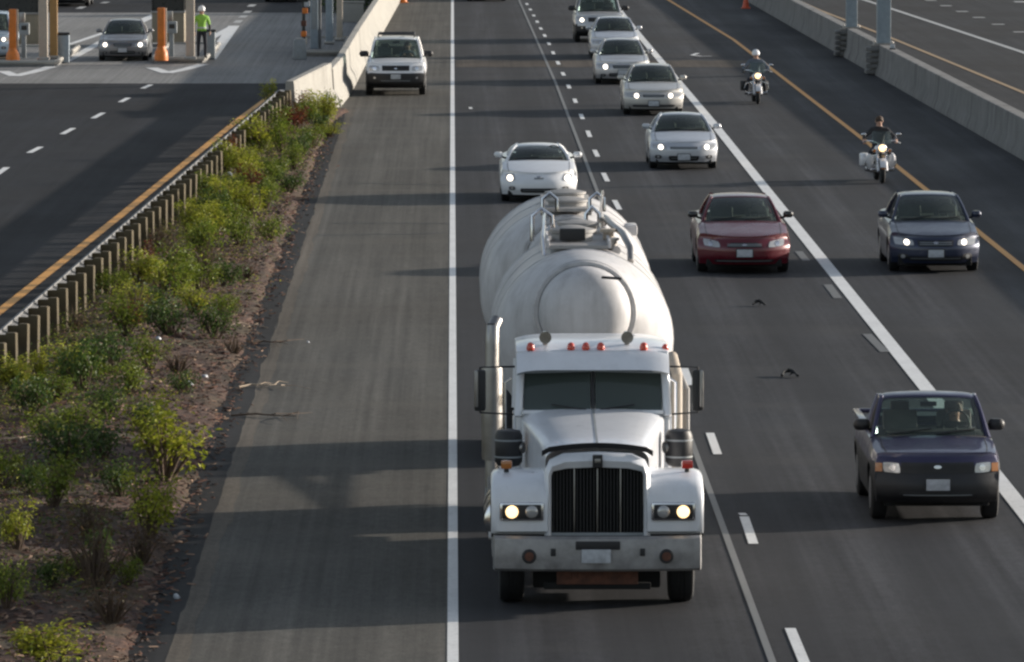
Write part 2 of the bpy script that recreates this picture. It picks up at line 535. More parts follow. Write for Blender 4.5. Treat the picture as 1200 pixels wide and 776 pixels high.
M['edge_dark'] = asphalt('asphalt_edge_dark', (.030, .029, .029), streak=.3)
M['edge_dust'] = asphalt('dusty_edge', (.125, .108, .088), streak=.3, warm=(.15, .13, .105))
def ragged(xa, amp, seed, f=.35):
    return [(xa + amp * mnoise.noise((y * f, seed, 0)) + amp * .5 * mnoise.noise((y * f * 4, seed, 2)), y) for y in lin(45, 199, 300)]
sheet('shoulder_edge', ragged(-3.9, 0, 1), ragged(-3.13, .07, 2), .006, 'edge_dark')
sheet('shoulder_dust', ragged(-3.15, .06, 5), ragged(-2.93, .10, 8), .0075, 'edge_dust')

M['edge_strip'] = asphalt('brownish_paving_band', (.085, .070, .057), streak=.3, warm=(.095, .08, .065))
_b0 = [G(u, 79 + 1.2 * mnoise.noise((u * .05, 1, 0))) for u in range(534, 885, 10)]; _b1 = [G(u, 71 + 1.4 * mnoise.noise((u * .05, 7, 0))) for u in range(534, 885, 10)]
sheet('paving_band', [(q.x, q.y) for q in _b0], [(q.x, q.y) for q in _b1], .005, 'edge_strip')

def polyline_mark(name, pts, w, key, z=.009):
    """painted line through ground points; w = width in metres (number or list)"""
    mb = MB(); n = len(pts)
    ws = w if isinstance(w, list) else [w] * n
    fine = []
    for i in range(n - 1):
        k = 6
        for j in range(k):
            t = j / k
            fine.append((pts[i].lerp(pts[i + 1], t), ws[i] + (ws[i + 1] - ws[i]) * t))
    fine.append((pts[-1], ws[-1]))
    vs = []
    for p, ww in fine: vs += [(p.x - ww / 2, p.y, z), (p.x + ww / 2, p.y, z)]
    mb.add(vs, [[2 * i, 2 * i + 1, 2 * i + 3, 2 * i + 2] for i in range(len(fine) - 1)], key)
    return tag(mb.build(name, ang=None, fix=False), kind='structure')

def ext(pts, y0):
    """extend a polyline towards the camera"""
    a, b = pts[0], pts[1]
    t = (y0 - a.y) / (b.y - a.y)
    return [a + (b - a) * t] + pts

polyline_mark('edge_line_white', [Vector((0, 45, 0)), Vector((0, 150, 0)), Vector((0, 330, 0)), Vector((0, 700, 0))], .125, 'lw')
polyline_mark('lane_line_wide', ext([G(1200, 600), G(1085, 455), G(940, 275), G(840, 150), G(752, 45), G(712, -5)], 45), .25, 'lw')
polyline_mark('edge_line_yellow', ext([G(1200, 315), G(1016, 167), G(860, 47), G(783, 0), G(740, -22)], 45), .15, 'ly')
polyline_mark('road_joint', ext([G(905, 776), G(801, 492), G(704, 235), G(651, 97), G(608, 0)], 45), .085, 'seam')
polyline_mark('toll_edge_line_yellow', ext([G(0, 365), G(140, 254), G(280, 140), G(322, 108)], 45), [.2, .2, .2, .2, .12], 'ly')
M['ly_far'] = linepaint('dull_yellow_road_paint', (.34, .22, .10), .8)
polyline_mark('far_edge_line_yellow', ext([G(1290, 150), G(1200, 109), G(1040, 43), G(960, 12), G(925, -4)], 45), .17, 'ly_far')
polyline_mark('far_edge_line_white', ext([G(1290, 98), G(1200, 62), G(1040, 9), G(1000, -4)], 45), .24, 'lw_far')

def dash_marks(name, ends, w, key, z=.009):
    mb = MB()
    for (u0, v0), (u1, v1) in ends:
        a, b = G(u0, v0), G(u1, v1)
        mb.add([(a.x - w / 2, a.y, z), (a.x + w / 2, a.y, z), (b.x + w / 2, b.y, z), (b.x - w / 2, b.y, z)], [[0, 1, 2, 3]], key)
    return tag(mb.build(name, ang=None, fix=False), kind='structure')
dl = [((952, 800), (926, 737)), ((883, 638), (872, 606)), ((841, 533), (832, 508)), ((809, 452), (802, 432))]
dl += [((726, 246), (720, 235)), ((712, 213), (707, 203)), ((700.5, 184), (696.5, 176)), ((691.5, 161), (688.5, 153.5)), ((683, 140), (680.5, 134)), ((675, 121), (673, 116)),
       ((667.5, 104), (665.5, 99.5)), ((661, 89), (659, 85)), ((655, 76), (653, 72)), ((649, 64), (647.5, 60.5)), ((644, 53), (642.5, 50)), ((639, 43.5), (637.5, 40.5)), ((634.5, 35), (633, 32.5)), ((630, 27), (629, 24.5)),
       ((626, 19.5), (625, 17.5)), ((622, 12.5), (621, 10.5)), ((618, 6), (617, 4))]
for v1, v0 in ((378, 363), (325, 312), (283, 272)):
    ua = 530 + .403 * (v1 + 236); ub = 530 + .403 * (v0 + 236); dl.append(((ua, v1), (ub, v0)))
dash_marks('lane_line_dashed', dl, .125, 'lw')
tl = [((-4, 205), (8, 196.5)), ((34, 179.5), (48, 172.5)), ((73, 157.5), (86, 150.5)), ((109, 139), (121, 132.5)), ((141, 120), (150.5, 115)), ((167, 104), (177, 99.5)), ((-48, 234), (-34, 224))]
dash_marks('toll_lane_line_dashed', tl, .17, 'lw')
dash_marks('far_lane_line_dashed', [((1092 + a * .9, 1 + a * .32), (1089 + a * .9, .2 + a * .32)) for a in (0, 20, 41, 63, 88, 116)] + [((1197, 3), (1193, 1.7))], .5, 'lw_far')
dash_marks('faded_lane_marks', [((1037, 413), (1016, 392)), ((982, 350), (970, 334)), ((945, 306), (936, 295))], .16, 'lfade')
dash_marks('raised_marker', [((872, 604.5), (869, 602)), ((742, 281), (740.5, 279)), ((552, 128), (551, 126))], .1, 'lw')
# painted triangles in front of the toll islands, chevrons and the lane arrow
SZ = [.0125]
def stroke(name, pix, w, key):
    mb = MB(); SZ[0] += .0015; z = SZ[0]
    P = [G(u, v) for u, v in pix]
    for a, b in zip(P, P[1:]):
        d = (b - a); d.normalize(); s = Vector((-d.y, d.x, 0)) * w / 2
        e = d * w * .2
        mb.add([(q.x, q.y, z) for q in (a - s - e, a + s - e, b + s + e, b - s + e)], [[0, 1, 2, 3]], key)
        z += .0012
    return tag(mb.build(name, ang=None, fix=False), kind='structure')
stroke('island_marking', [(4, 84), (18, 89.5), (40, 84.5), (66, 77)], .42, 'lw')
stroke('island_marking', [(178, 80), (196, 86), (216, 82), (238, 76)], .42, 'lw')
stroke('gore_marking', [(78, 72), (100, 60), (140, 38), (200, 10)], .34, 'lw')
stroke('gore_marking', [(80, 53), (110, 43), (150, 30), (180, 18)], .26, 'lw')
stroke('gore_marking', [(246, 70), (274, 31)], .45, 'lw')
stroke('gore_marking', [(246, 46), (274, 31)], .34, 'lw')
dash_marks('plaza_lane_line_dashed', [((277, 27), (281, 24)), ((283, 21), (287, 18.5)), ((288, 15.5), (292, 13)), ((293, 8), (297, 5.5)), ((92, 10.5), (98, 8)), ((120, 4), (126, 2.5))], .3, 'lw_far')
stroke('lane_arrow', [(833, 66.5), (822, 66.8), (811, 65.5), (818, 63.2)], .16, 'lw')
# faint cracks sealed with tar
for i, (u0, v0, u1, v1) in enumerate([(390, 262, 525, 262), (372, 276, 520, 274), (410, 215, 528, 217)]):
    a, b = G(u0, v0), G(u1, v1)
    pts = []; mb = MB()
    for k in range(9):
        t = k / 8; p = a.lerp(b, t); pts.append((p.x, p.y + rng.uniform(-.12, .12)))
    vs = [(x, y - .05, .0085) for x, y in pts] + [(x, y + .05, .0085) for x, y in pts]
    mb.add(vs, [[k, k + 1, 9 + k + 1, 9 + k] for k in range(8)], 'sealdark')
    tag(mb.build('road_crack', ang=None, fix=False), kind='structure')

# ------------------------------------------------------------ planted median
def median():
    mb = MB()
    ny = 640; nx = 30
    ys = lin(50, 197, ny)
    def zf(x, y, t):
        edge = min(1, t / .08, (1 - t) / .05)
        h = .05 + .10 * math.sin(math.pi * t) + .10 * (1 - t) * 0
        h += .10 * mnoise.noise((x * .7, y * .3, 0)) + .05 * mnoise.noise((x * 3, y * 1.6, 3)) + .022 * mnoise.noise((x * 11, y * 6, 5))
        return max(.012, h) * max(0, edge) + .006 if edge > 0 else -.05
    vs = []
    for y in ys:
        x0 = xg(y) - .0
        x1 = -3.55 + .14 * mnoise.noise((y * .6, 0, 0)) + .05 * mnoise.noise((y * 2.1, 4, 0)) + .04
        if y > 190: x1 += (y - 190) * .06
        for i in range(nx):
            t = i / (nx - 1)
            x = x0 + (x1 - x0) * t
            vs.append((x, y, zf(x, y, t)))
    fs = [[j * nx + i, j * nx + i + 1, (j + 1) * nx + i + 1, (j + 1) * nx + i] for j in range(ny - 1) for i in range(nx - 1)]
    mb.add(vs, fs, 'mulch')
    o = mb.build('planting_bed', fix=False)
    tag(o, kind='structure')
    # wood chips and dead leaves
    cols = ['chip_a', 'chip_b', 'chip_c', 'chip_d']
    M['chip_a'] = plain('chip_brown', (.11, .048, .030), .9, spread=.3)
    M['chip_b'] = plain('chip_dark', (.028, .017, .013), .9, spread=.3)
    M['chip_c'] = plain('chip_pale', (.24, .155, .105), .9, spread=.3)
    M['chip_d'] = plain('chip_leaf', (.10, .05, .025), .9, spread=.3)
    cm = MB()
    for i in range(26000):
        y = 60 + 136 * (rng.random() ** 1.7)
        x0, x1 = xg(y), -3.5
        t = rng.random() ** .8
        x = x0 + (x1 - x0) * t + (abs(rng.gauss(0, .16)) if t > .93 else 0)
        z = zf(x, y, (x - x0) / (x1 - x0)) if x < x1 else .006
        L = rng.uniform(.04, .13) * (1.5 if rng.random() < .06 else 1); W_ = L * rng.uniform(.25, .5); h = rng.uniform(.006, .02)
        a = rng.uniform(0, math.pi); tl_ = rng.uniform(-.5, .5)
        ca, sa = math.cos(a), math.sin(a)
        def P(lx, ly, lz): return (x + lx * ca - ly * sa, y + lx * sa + ly * ca, z + .01 + lz + lx * tl_ * .6 + abs(lx * tl_) * .5)
        vs = [P(-L / 2, -W_ / 2, 0), P(L / 2, -W_ / 3, 0), P(L / 2, W_ / 3, 0), P(-L / 2, W_ / 2, 0), P(-L * .4, 0, h), P(L * .4, 0, h)]
        cm.add(vs, [[0, 1, 5, 4], [1, 2, 5], [2, 3, 4, 5], [3, 0, 4]], rng.choice(['chip_a', 'chip_a', 'chip_b', 'chip_b', 'chip_c', 'chip_d']))
    tag(cm.build('bark_mulch', ang=None, fix=False), 'brown bark chips and dead leaves strewn over the planting bed', 'mulch', kind='stuff')
    return zf
ZF = median()
def bedz(x, y):
    x0 = xg(y); x1 = -3.55
    if x <= x0 or x >= x1: return 0
    return ZF(x, y, (x - x0) / (x1 - x0))

# ------------------------------------------------------------ concrete barriers
def barrier_sec(pts, prof, key, mb):
    """sweep a cross section prof [(dx,z)] along the (x,y) points"""
    vs = []; n = len(prof)
    for i, (x, y, hs) in enumerate(pts):
        for dx, z in prof: vs.append((x + dx, y, z * hs))
    fs = []
    for i in range(len(pts) - 1):
        for k in range(n - 1): fs.append([i * n + k, i * n + k + 1, (i + 1) * n + k + 1, (i + 1) * n + k])
    fs.append(list(range(n))); fs.append([(len(pts) - 1) * n + k for k in range(n)][::-1])
    mb.add(vs, fs, key)
def concrete_streaked(name, c1, c2, st):
    m, nt, b = newmat(name)
    v = mapped(nt, (1, 1, 1)); vz = mapped(nt, (1.1, 1.1, .08))
    f = noise(nt, 1.4, 5, .6, v); g = noise(nt, 1.6, 4, .6, vz); h = noise(nt, 30, 3, .6, v)
    col = ramp(nt, f, [(.3, c1), (.7, c2)])
    col = mixc(nt, col, tuple(x * .28 for x in c1), ramp(nt, g, [(.54, 0.0), (.74, st)]))
    col = mixc(nt, col, ramp(nt, h, [(.3, .8), (.7, 1.15)]), 1.0, 'MULTIPLY')
    nt.links.new(col, b.inputs['Base Color'])
    b.inputs['Roughness'].default_value = .85
    bump(nt, b, h, .25, .01)
    return m
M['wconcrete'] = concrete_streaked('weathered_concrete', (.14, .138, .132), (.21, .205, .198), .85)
M['bconcrete'] = concrete_streaked('pale_barrier_concrete', (.29, .275, .245), (.37, .355, .32), .38)
prof = [(0, 0), (0, .08), (-.06, .28), (-.20, .50), (-.24, 1.14), (-.26, 1.17), (-.46, 1.17), (-.48, 1.14), (-.50, .45), (-.55, 0)]
t = thing('concrete_barrier', 'pale sunlit concrete barrier between the white suv and the toll lanes, kinked at a joint', 'barrier', (0, 0, 0))
mb = MB(); barrier_sec([(-4.42, 195.5, .85), (-3.9, 198, 1.0), (-3.40, 200.3, 1.14)], prof, 'bconcrete', mb); mb.build('end_section', t)
mb = MB()
pts = [(x, y, 1.0) for x, y in BAR]; pts[0] = (-3.36, 200.42, 1.0); pts = [pts[0]] + pts[2:]
fine = []
for a, b in zip(pts, pts[1:]):
    for k in range(3): fine.append(tuple(a[d] + (b[d] - a[d]) * k / 3 for d in range(3)))
fine.append(pts[-1])
barrier_sec(fine, prof, 'bconcrete', mb); mb.build('long_section', t)
for y in lin(206, 290, 14):
    x = xbar(y)
    jm = MB(); jm.add([(x + dx + (.004 if k < 5 else 0), y + e, z + (.004 if 4 < k < 7 else 0)) for e in (-.02, .02) for k, (dx, z) in enumerate(prof[:8])], [[k, k + 1, 9 + k, 8 + k] for k in range(7)], 'sealdark'); jm.build('joint', t, None, fix=False)

def xrb(y): return 14.85 - (y - 160) * .0112 if y > 160 else 14.85
profR = [(0, 0), (.01, .10), (.10, .34), (.14, .98), (.16, 1.0), (.48, 1.0), (.50, .98), (.55, .34), (.64, .1), (.65, 0)]
t = thing('median_barrier', 'long grey stained concrete barrier right of the yellow line, under the gantry columns', 'barrier', (0, 0, 0))
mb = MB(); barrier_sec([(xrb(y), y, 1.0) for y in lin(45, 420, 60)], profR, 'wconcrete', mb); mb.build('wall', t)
for y in lin(66, 300, 40):
    x = xrb(y)
    jm = MB(); jm.add([(x + dx - (.004 if k < 4 else 0), y + e, z + (.004 if 3 <= k < 6 else 0)) for e in (-.015, .015) for k, (dx, z) in enumerate(profR[:6])], [[k, k + 1, 7 + k, 6 + k] for k in range(5)], 'sealdark'); jm.build('joint', t, None, fix=False)
gcols = []
for base_v, u, wd in ((52, 1028, .46), (33, 985, .40)):
    Zb = G(u, base_v, 1.0)
    # fluted pedestal built into the barrier under the column
    mb = MB()
    x = xrb(Zb.y)
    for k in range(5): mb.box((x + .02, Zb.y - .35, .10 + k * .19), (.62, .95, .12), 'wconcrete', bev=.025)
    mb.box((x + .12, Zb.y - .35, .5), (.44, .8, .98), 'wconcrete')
    mb.build('pedestal', t)
    c = thing('gantry_column', ('thick blue grey steel gantry column standing on the barrier, the nearer of two' if u == 1028 else
              'slimmer blue grey steel gantry column standing on the barrier, the farther of two'), 'column', (x + .34, Zb.y, 1.0), group='gantry columns on the median barrier')
    m2 = MB(); m2.box((0, 0, 4.2), (wd, wd, 8.3), 'bluegrey', bev=.03); m2.build('shaft', c)
    m2 = MB(); m2.box((0, 0, .025), (wd + .22, wd + .22, .05), 'steel', bev=.008)
    for sx in (-1, 1):
        for sy in (-1, 1): m2.lathe([(.03, .05), (.03, .1)], (sx * (wd / 2 + .06), sy * (wd / 2 + .06), 0), 'z', 'steel', 6)
    m2.build('base_plate', c)
    gcols.append(c)
# small pale reflector on the barrier top
p = G(1046, 58, 1.0)
t = thing('barrier_reflector', 'small pale reflector on top of the grey barrier beside the nearer gantry column', 'reflector', (xrb(p.y) + .3, p.y, 1.0))
mb = MB(); mb.box((0, 0, .09), (.16, .05, .16), 'plate', bev=.015); mb.build('reflector_face', t)
mb = MB(); mb.box((0, .02, .02), (.2, .14, .04), 'plastic', bev=.01); mb.build('mount', t)

# ------------------------------------------------------------ guardrail
def guardrail():
    t = thing('guardrail', 'galvanised guardrail on a dense row of brown wooden posts along the planting bed', 'guardrail', (0, 0, 0))
    y0, y1 = 58.0, 195.0
    pr = [(0, .45), (.08, .50), (.08, .56), (.0, .60), (.0, .62), (.08, .66), (.08, .72), (.0, .765), (-.008, .765), (.07, .722), (.07, .66), (-.01, .62), (-.01, .60), (.07, .56), (.07, .50), (-.008, .45)]
    mb = MB(); n = len(pr); ys = lin(y0, y1, 50); vs = []
    for y in ys:
        for dx, z in pr: vs.append((xg(y) - .06 - dx, y, z + .0))
    fs = [[j * n + k, j * n + (k + 1) % n, (j + 1) * n + (k + 1) % n, (j + 1) * n + k] for j in range(49) for k in range(n)]
    mb.add(vs, fs, 'galv'); mb.build('beam', t)
    # end terminal by the concrete barrier
    mb = MB(); mb.tube([(xg(y1) - .08, y1, .62), (xg(y1) + .1, y1 + .9, .62), (xg(y1) + .5, y1 + 1.4, .6)], [.14, .13, .12], 'galv', 8); mb.build('end_terminal', t)
    pm = MB(); pm.box((-.02, 0, .30), (.17, .14, .94), 'wood', bev=.014)
    pm.box((-.02, 0, .772), (.13, .12, .006), 'wood')
    proto = pm.build('post', t)
    bm_ = MB(); bm_.box((-.19, 0, .56), (.19, .13, .36), 'wood', bev=.012)
    bo = bm_.build('blockout', proto)
    y = 59.0; first = True; k = 0
    while y < 195 and k < 99:
        if first: o, b = proto, bo; first = False
        else:
            o = copy_part(proto, t); b = copy_part(bo, o)
        o.location = (xg(y) + .22, y + rng.uniform(-.03, .03), rng.uniform(-.02, .015))
        o.rotation_euler = (rng.uniform(-.012, .012), rng.uniform(-.015, .015), rng.uniform(-.05, .05) - .22)
        y += 1.94; k += 1
guardrail()

# ------------------------------------------------------------ toll plaza
def raised_island(u0, u1, vb, label):
    a = G(u0, vb); b = G(u1, vb)
    t = thing('toll_island', label, 'traffic island', ((a.x + b.x) / 2, a.y, 0), group='raised islands of the toll plaza')
    w = (b.x - a.x) / 2
    mb = MB(); poly = [(-w, .0), (-w + .15, -.35), (w * .4, -.55), (w - .1, -.35), (w, .2), (w, 13), (-w, 13)]
    mb.prism(poly, 0, .16, 'plaza'); mb.build('slab', t)
    mb = MB(); pp = [(x, y, .165) for x, y in poly]
    mb.tube(pp + [pp[0]], .085, 'concrete', 6, cap=False); mb.build('kerb', t)
    return t, a.y
def column(u, v, w, h, key, name, label, group=None):
    p = G(u, v, .16)
    t = thing(name, label, 'column', (p.x, p.y, .16), group=group)
    mb = MB(); mb.box((0, 0, h / 2), (w, w, h), key, bev=.02); mb.build('shaft', t)
    mb = MB(); mb.box((0, 0, .06), (w + .12, w + .12, .12), 'steel', bev=.02); mb.build('base_plate', t)
    return t
def booth(u0, u1, v, vsill, label):
    a = G(u0, v, .16); b = G(u1, v, .16)
    w = b.x - a.x; y = a.y
    t = thing('toll_booth', label, 'toll booth', ((a.x + b.x) / 2, y, .16), group='toll booths on the islands')
    mb = MB(); mb.box((0, 1.5, .55), (w, 3, 1.1), 'boothtan', bev=.03); mb.build('lower_wall', t)
    f = MB(); f.box((0, 1.5, 1.13), (w + .06, 3.06, .08), 'steel', bev=.015)
    for sx in (-1, 1):
        for sy in (.06, 1.5, 2.94): f.box((sx * (w / 2 - .04), sy, 1.75), (.08, .08, 1.2), 'boothdark', bev=.01)
    f.build('frame', t)
    g = MB()
    g.box((0, .05, 1.75), (w - .16, .02, 1.18), 'boothdark'); g.box((-w / 2 + .05, 1.5, 1.75), (.02, 2.8, 1.18), 'boothdark'); g.box((w / 2 - .05, 1.5, 1.75), (.02, 2.8, 1.18), 'boothdark'); g.box((0, 2.95, 1.75), (w - .16, .02, 1.18), 'boothdark')
    g.build('window', t)
    r = MB(); r.box((0, 1.5, 2.45), (w + .5, 3.6, .2), 'boothdark', bev=.04); r.build('roof', t)
    c = MB(); c.box((.1, 1.0, 1.28), (w * .6, .5, .2), 'greybox', bev=.02); c.build('counter', t)
    return t
def impact_post(u, v, h, label):
    p = G(u, v, .16)
    t = thing('crash_post', label, 'crash barrier', (p.x, p.y, .16), group='orange crash posts in front of the toll booths')
    mb = MB(); mb.lathe([(.24, 0), (.24, .12), (.22, .3), (.15, .42), (.14, .5)], (0, 0, 0), 'z', 'orange', 20); mb.build('drum_base', t)
    mb = MB(); mb.box((0, 0, .48 + (h - .5) / 2), (.25, .2, h - .5), 'orange', bev=.03); mb.build('panel', t)
    mb = MB(); mb.box((.155, .05, .48 + (h - .5) / 2), (.07, .14, h - .52), 'beige', bev=.01); mb.build('edge_strip', t)
    return t
def kiosk(u, v, label):
    p = G(u, v, .16)
    t = thing('ticket_machine', label, 'machine', (p.x, p.y, .16), group='ticket machines on the toll islands')
    mb = MB(); mb.box((0, 0, .45), (.16, .14, .9), 'greybox', bev=.02); mb.build('pedestal', t)
    mb = MB(); mb.box((.02, 0, 1.02), (.36, .3, .42), 'greybox', bev=.04); mb.build('housing', t)
    mb = MB(); mb.box((-.05, 0, 1.42), (.2, .2, .34), 'steel', bev=.03); mb.build('head', t)
    mb = MB(); mb.box((.02, -.152, 1.06), (.2, .01, .16), 'boothdark', bev=.003); mb.build('screen', t)
    return t
def bin_(u, v, label):
    p = G(u, v, .0)
    t = thing('waste_bin', label, 'bin', (p.x, p.y, 0 if u < 200 else .0), group='bins at the toll islands')
    mb = MB(); mb.box((0, 0, .5), (.36, .4, .96), 'greybox' if u > 200 else 'bluegrey', bev=.03, taper=(1.08, 1.08)); mb.build('body', t)
    mb = MB(); mb.box((0, 0, 1.03), (.44, .46, .09), 'plastic', bev=.03); mb.build('lid', t)
    return t
raised_island(-60, 67, 78, 'raised island with a pale kerb at the left edge, under the beige and brown columns')
raised_island(180, 241, 74, 'raised island with a pale kerb under the worker in the lime jacket')
raised_island(348, 402, 66, 'raised island beside the concrete barrier, crowded with blue grey steel posts')
booth(-18, 45, 52, 30, 'dark glazed toll booth at the left edge behind the beige column')
booth(178, 216, 50, 30, 'dark glazed toll booth left of the worker in the lime jacket')
column(51, 71, .30, 8, 'beige', 'canopy_column', 'beige square column with a brown steel post on its right')
column(223, 70, .30, 8, 'beige', 'canopy_column', 'beige square column beside the worker in the lime jacket')
column(63, 69, .27, 8, 'brown', 'steel_post', 'brown rusty steel post close to the beige column at far left')
impact_post(15, 73, 1.85, 'orange crash post nearest the left edge of the picture, before the light blue vehicle')
impact_post(189, 71, 1.85, 'orange crash post just right of the silver car at the tolls')
kiosk(28, 68, 'grey ticket machine between the leftmost orange crash post and the beige column')
kiosk(201, 66, 'grey ticket machine between an orange crash post and the column by the worker')
bin_(75, 74, 'dark blue grey bin right of the brown steel post at far left')
bin_(246, 70, 'grey bin at the right hand side of the worker in the lime jacket')
# third island: reflector post, cabinets and columns
p = G(356, 60, .16)
t = thing('reflector_post', 'post with orange and white reflectors and a dark box on top by grey cabinets', 'post', (p.x, p.y, .16))
mb = MB(); mb.box((0, 0, .95), (.12, .12, 1.9), 'boothdark', bev=.01); mb.build('pole', t)
for k, (z, key, dx) in enumerate(((.35, 'beige', 0.02), (.62, 'orange', 0), (1.0, 'rust', 0), (1.45, 'orange', .05), (1.7, 'plate', .12))):
    mb = MB(); mb.box((dx, -.07, z), (.2, .05, .2), key, bev=.02); mb.build('reflector', t)
mb = MB(); mb.box((-.03, 0, 2.15), (.4, .3, .75), 'boothdark', bev=.03); mb.build('head_box', t)
p = G(371, 57, .16)
t = thing('steel_cabinet', 'tall blue grey steel cabinet right of the reflector post by the concrete barrier', 'cabinet', (p.x, p.y, .16))
mb = MB(); mb.box((-.08, 0, 2.0), (.28, .4, 4.0), 'bluegrey', bev=.02); mb.build('cabinet_body', t)
mb = MB(); mb.box((.12, .05, 2.0), (.10, .3, 4.0), 'galv', bev=.02); mb.build('side_post', t)
mb = MB(); mb.box((-.08, -.205, 1.5), (.2, .012, 1.6), 'greybox', bev=.004); mb.build('door', t)
column(386, 52, .26, 8, 'bluegrey', 'canopy_column', 'dark blue grey column between the steel cabinet and the pale slim column')
column(398, 48, .22, 8, 'beige', 'canopy_column', 'slim pale column closest to the concrete barrier, lit on one side')
p = G(352, 68, 0)
t = thing('guard_block', 'small greenish grey block at the foot of the reflector post', 'block', (p.x - .0, p.y - 1.2, 0))
mb = MB(); mb.box((0, 0, .35), (.5, .5, .7), 'greybox', bev=.05, taper=(.85, .85)); mb.build('block_body', t)
mb = MB(); mb.box((0, 0, .72), (.3, .3, .06), 'steel', bev=.02); mb.build('cap', t)
# low wall piece and tree behind the barrier
p = G(412, 26, 0)
t = thing('low_wall', 'short pale sunlit wall piece behind the concrete barrier below the dark tree', 'wall', (p.x, p.y, 0))
mb = MB(); mb.box((0, 0, .4), (1.0, .4, .8), 'concrete', bev=.03); mb.build('wall_body', t)
mb = MB(); mb.box((0, 0, .83), (1.08, .48, .08), 'concrete', bev=.02); mb.build('coping', t)

def traffic_cone(u, v, key, label, h=.72):
    p = G(u, v)
    t = thing('traffic_cone', label, 'traffic cone', (p.x, p.y, 0), group='traffic cones far up the road')
    mb = MB(); mb.box((0, 0, .025), (.40, .40, .05), 'plastic' if key == 'x' else key, bev=.012); mb.build('base', t)
    mb = MB(); mb.lathe([(.15, .05), (.142, .1), (.04, h - .02), (.025, h)], (0, 0, 0), 'z', key, 20); mb.build('cone', t)
    f = lambda z: .145 - (z - .1) * (.102 / (h - .12))
    mb = MB(); mb.lathe([(f(.42) + .003, .42), (f(.54) + .003, .54)], (0, 0, 0), 'z', 'plate', 20); mb.build('reflective_band', t)
traffic_cone(473, 3.5, 'orange', 'orange traffic cone at the far end of the shoulder by the pale barrier', .95)
traffic_cone(874, 10, 'redor', 'red orange traffic cone by the grey barrier on the far right hand shoulder')

# ------------------------------------------------------------ vegetation
def leaf(mb, p, n, L, W_, key, r):
    """one bent leaf of four points"""
    n = n.normalized()
    a = n.orthogonal().normalized()
    a = (Matrix.Rotation(r.uniform(0, 6.28), 3, n) @ a)
    b = n.cross(a)
    mb.add([p, p + a * L * .5 + b * W_ * .5 + n * L * .06, p + a * L - n * L * .12, p + a * L * .5 - b * W_ * .5 + n * L * .06], [[0, 1, 2, 3]], key)

def shrub_meshes(kind, seed, h, w, nst, nl, L, key, loose=.0):
    """stems fanning from the ground with leaves in clumps along them"""
    r = random.Random(seed)
    fol = MB(); st = MB()
    for s in range(nst):
        a = r.uniform(0, 6.283); rad = w / 2 * math.sqrt(r.random()) * (1.0 if s else .1)
        hh = h * r.uniform(.55, 1.0) * (1 - .35 * (rad / (w / 2)) ** 2)
        top = Vector((rad * math.cos(a), rad * math.sin(a), hh))
        base = Vector((rad * .12 * math.cos(a), rad * .12 * math.sin(a), -.04))
        mid = base.lerp(top, .5) + Vector((r.uniform(-.1, .1) * w, r.uniform(-.1, .1) * w, .08 * h))
        pts = [base, base.lerp(mid, .6), mid, mid.lerp(top, .55), top]
        st.tube(pts, [.010 * (1 + h), .009 * (1 + h), .007 * (1 + h), .005, .003], 'bark', 5)
        ncl = r.randint(3, 5)
        for c in range(ncl):
            t = 1 - (c / ncl) * (.75 if loose < .5 else .95)
            pc = (mid.lerp(top, (t - .5) * 2) if t > .5 else base.lerp(mid, t * 2)) + Vector((r.gauss(0, .07) * w, r.gauss(0, .07) * w, 0))
            rc = w * r.uniform(.10, .20)
            for k in range(int(nl / nst / ncl)):
                d = Vector((r.gauss(0, 1), r.gauss(0, 1), r.gauss(0, .8)))
                p = pc + d * rc * .55
                if p.z < .01: p.z = .01 + r.random() * .05
                leaf(fol, p, Vector((r.gauss(0, .6), r.gauss(0, .6) - .3, 1)) + d * .25, L * r.uniform(.6, 1.25), L * r.uniform(.35, .6), key, r)
    return st.mesh('stems_mesh', 60, False), fol.mesh('foliage_mesh', None, False)
SH = {}
for i in range(3):
    SH['yg', i] = shrub_meshes('yg', 10 + i, .85, .75, 15, 1000, .070, 'leaf_yg')
    SH['g', i] = shrub_meshes('g', 20 + i, .6, .8, 13, 760, .070, 'leaf_g')
    SH['dg', i] = shrub_meshes('dg', 30 + i, .5, .9, 13, 760, .070, 'leaf_dg')
    SH['red', i] = shrub_meshes('red', 40 + i, .6, .6, 10, 460, .065, 'leaf_red')
    SH['dry', i] = shrub_meshes('dry', 50 + i, .8, .75, 22, 360, .05, 'leaf_dry', .8)
DIM = {'yg': (.85, .75), 'g': (.6, .8), 'dg': (.5, .9), 'red': (.6, .6), 'dry': (.8, .75)}
KN = {'yg': 'yellow_green_shrub', 'g': 'green_shrub', 'dg': 'dark_green_shrub', 'red': 'red_shrub', 'dry': 'dry_weed'}
KL = {'yg': 'yellow green leafy shrub', 'g': 'mid green leafy shrub', 'dg': 'low dark green shrub', 'red': 'reddish leaved shrub', 'dry': 'dry brown straggly weed'}
def shrub(kind, x, y, h, w, label, idx):
    st, fo = SH[kind, idx % 3]
    H0, W0 = DIM[kind]
    o = bpy.data.objects.new(KN[kind], None); COL.objects.link(o); o.empty_display_size = .2
    o.location = (x, y, bedz(x, y) - .01); o.rotation_euler = (0, 0, rng.uniform(0, 6.28))
    o.scale = (w / W0 * 1.02, w / W0 * 1.15, h / H0 * 1.08)
    tag(o, label, 'shrub' if kind != 'dry' else 'weed', 'plants of the planting bed')
    for nm, me in (('stems', st), ('foliage', fo)):
        c = bpy.data.objects.new(nm, me); COL.objects.link(c); c.parent = o
    return o
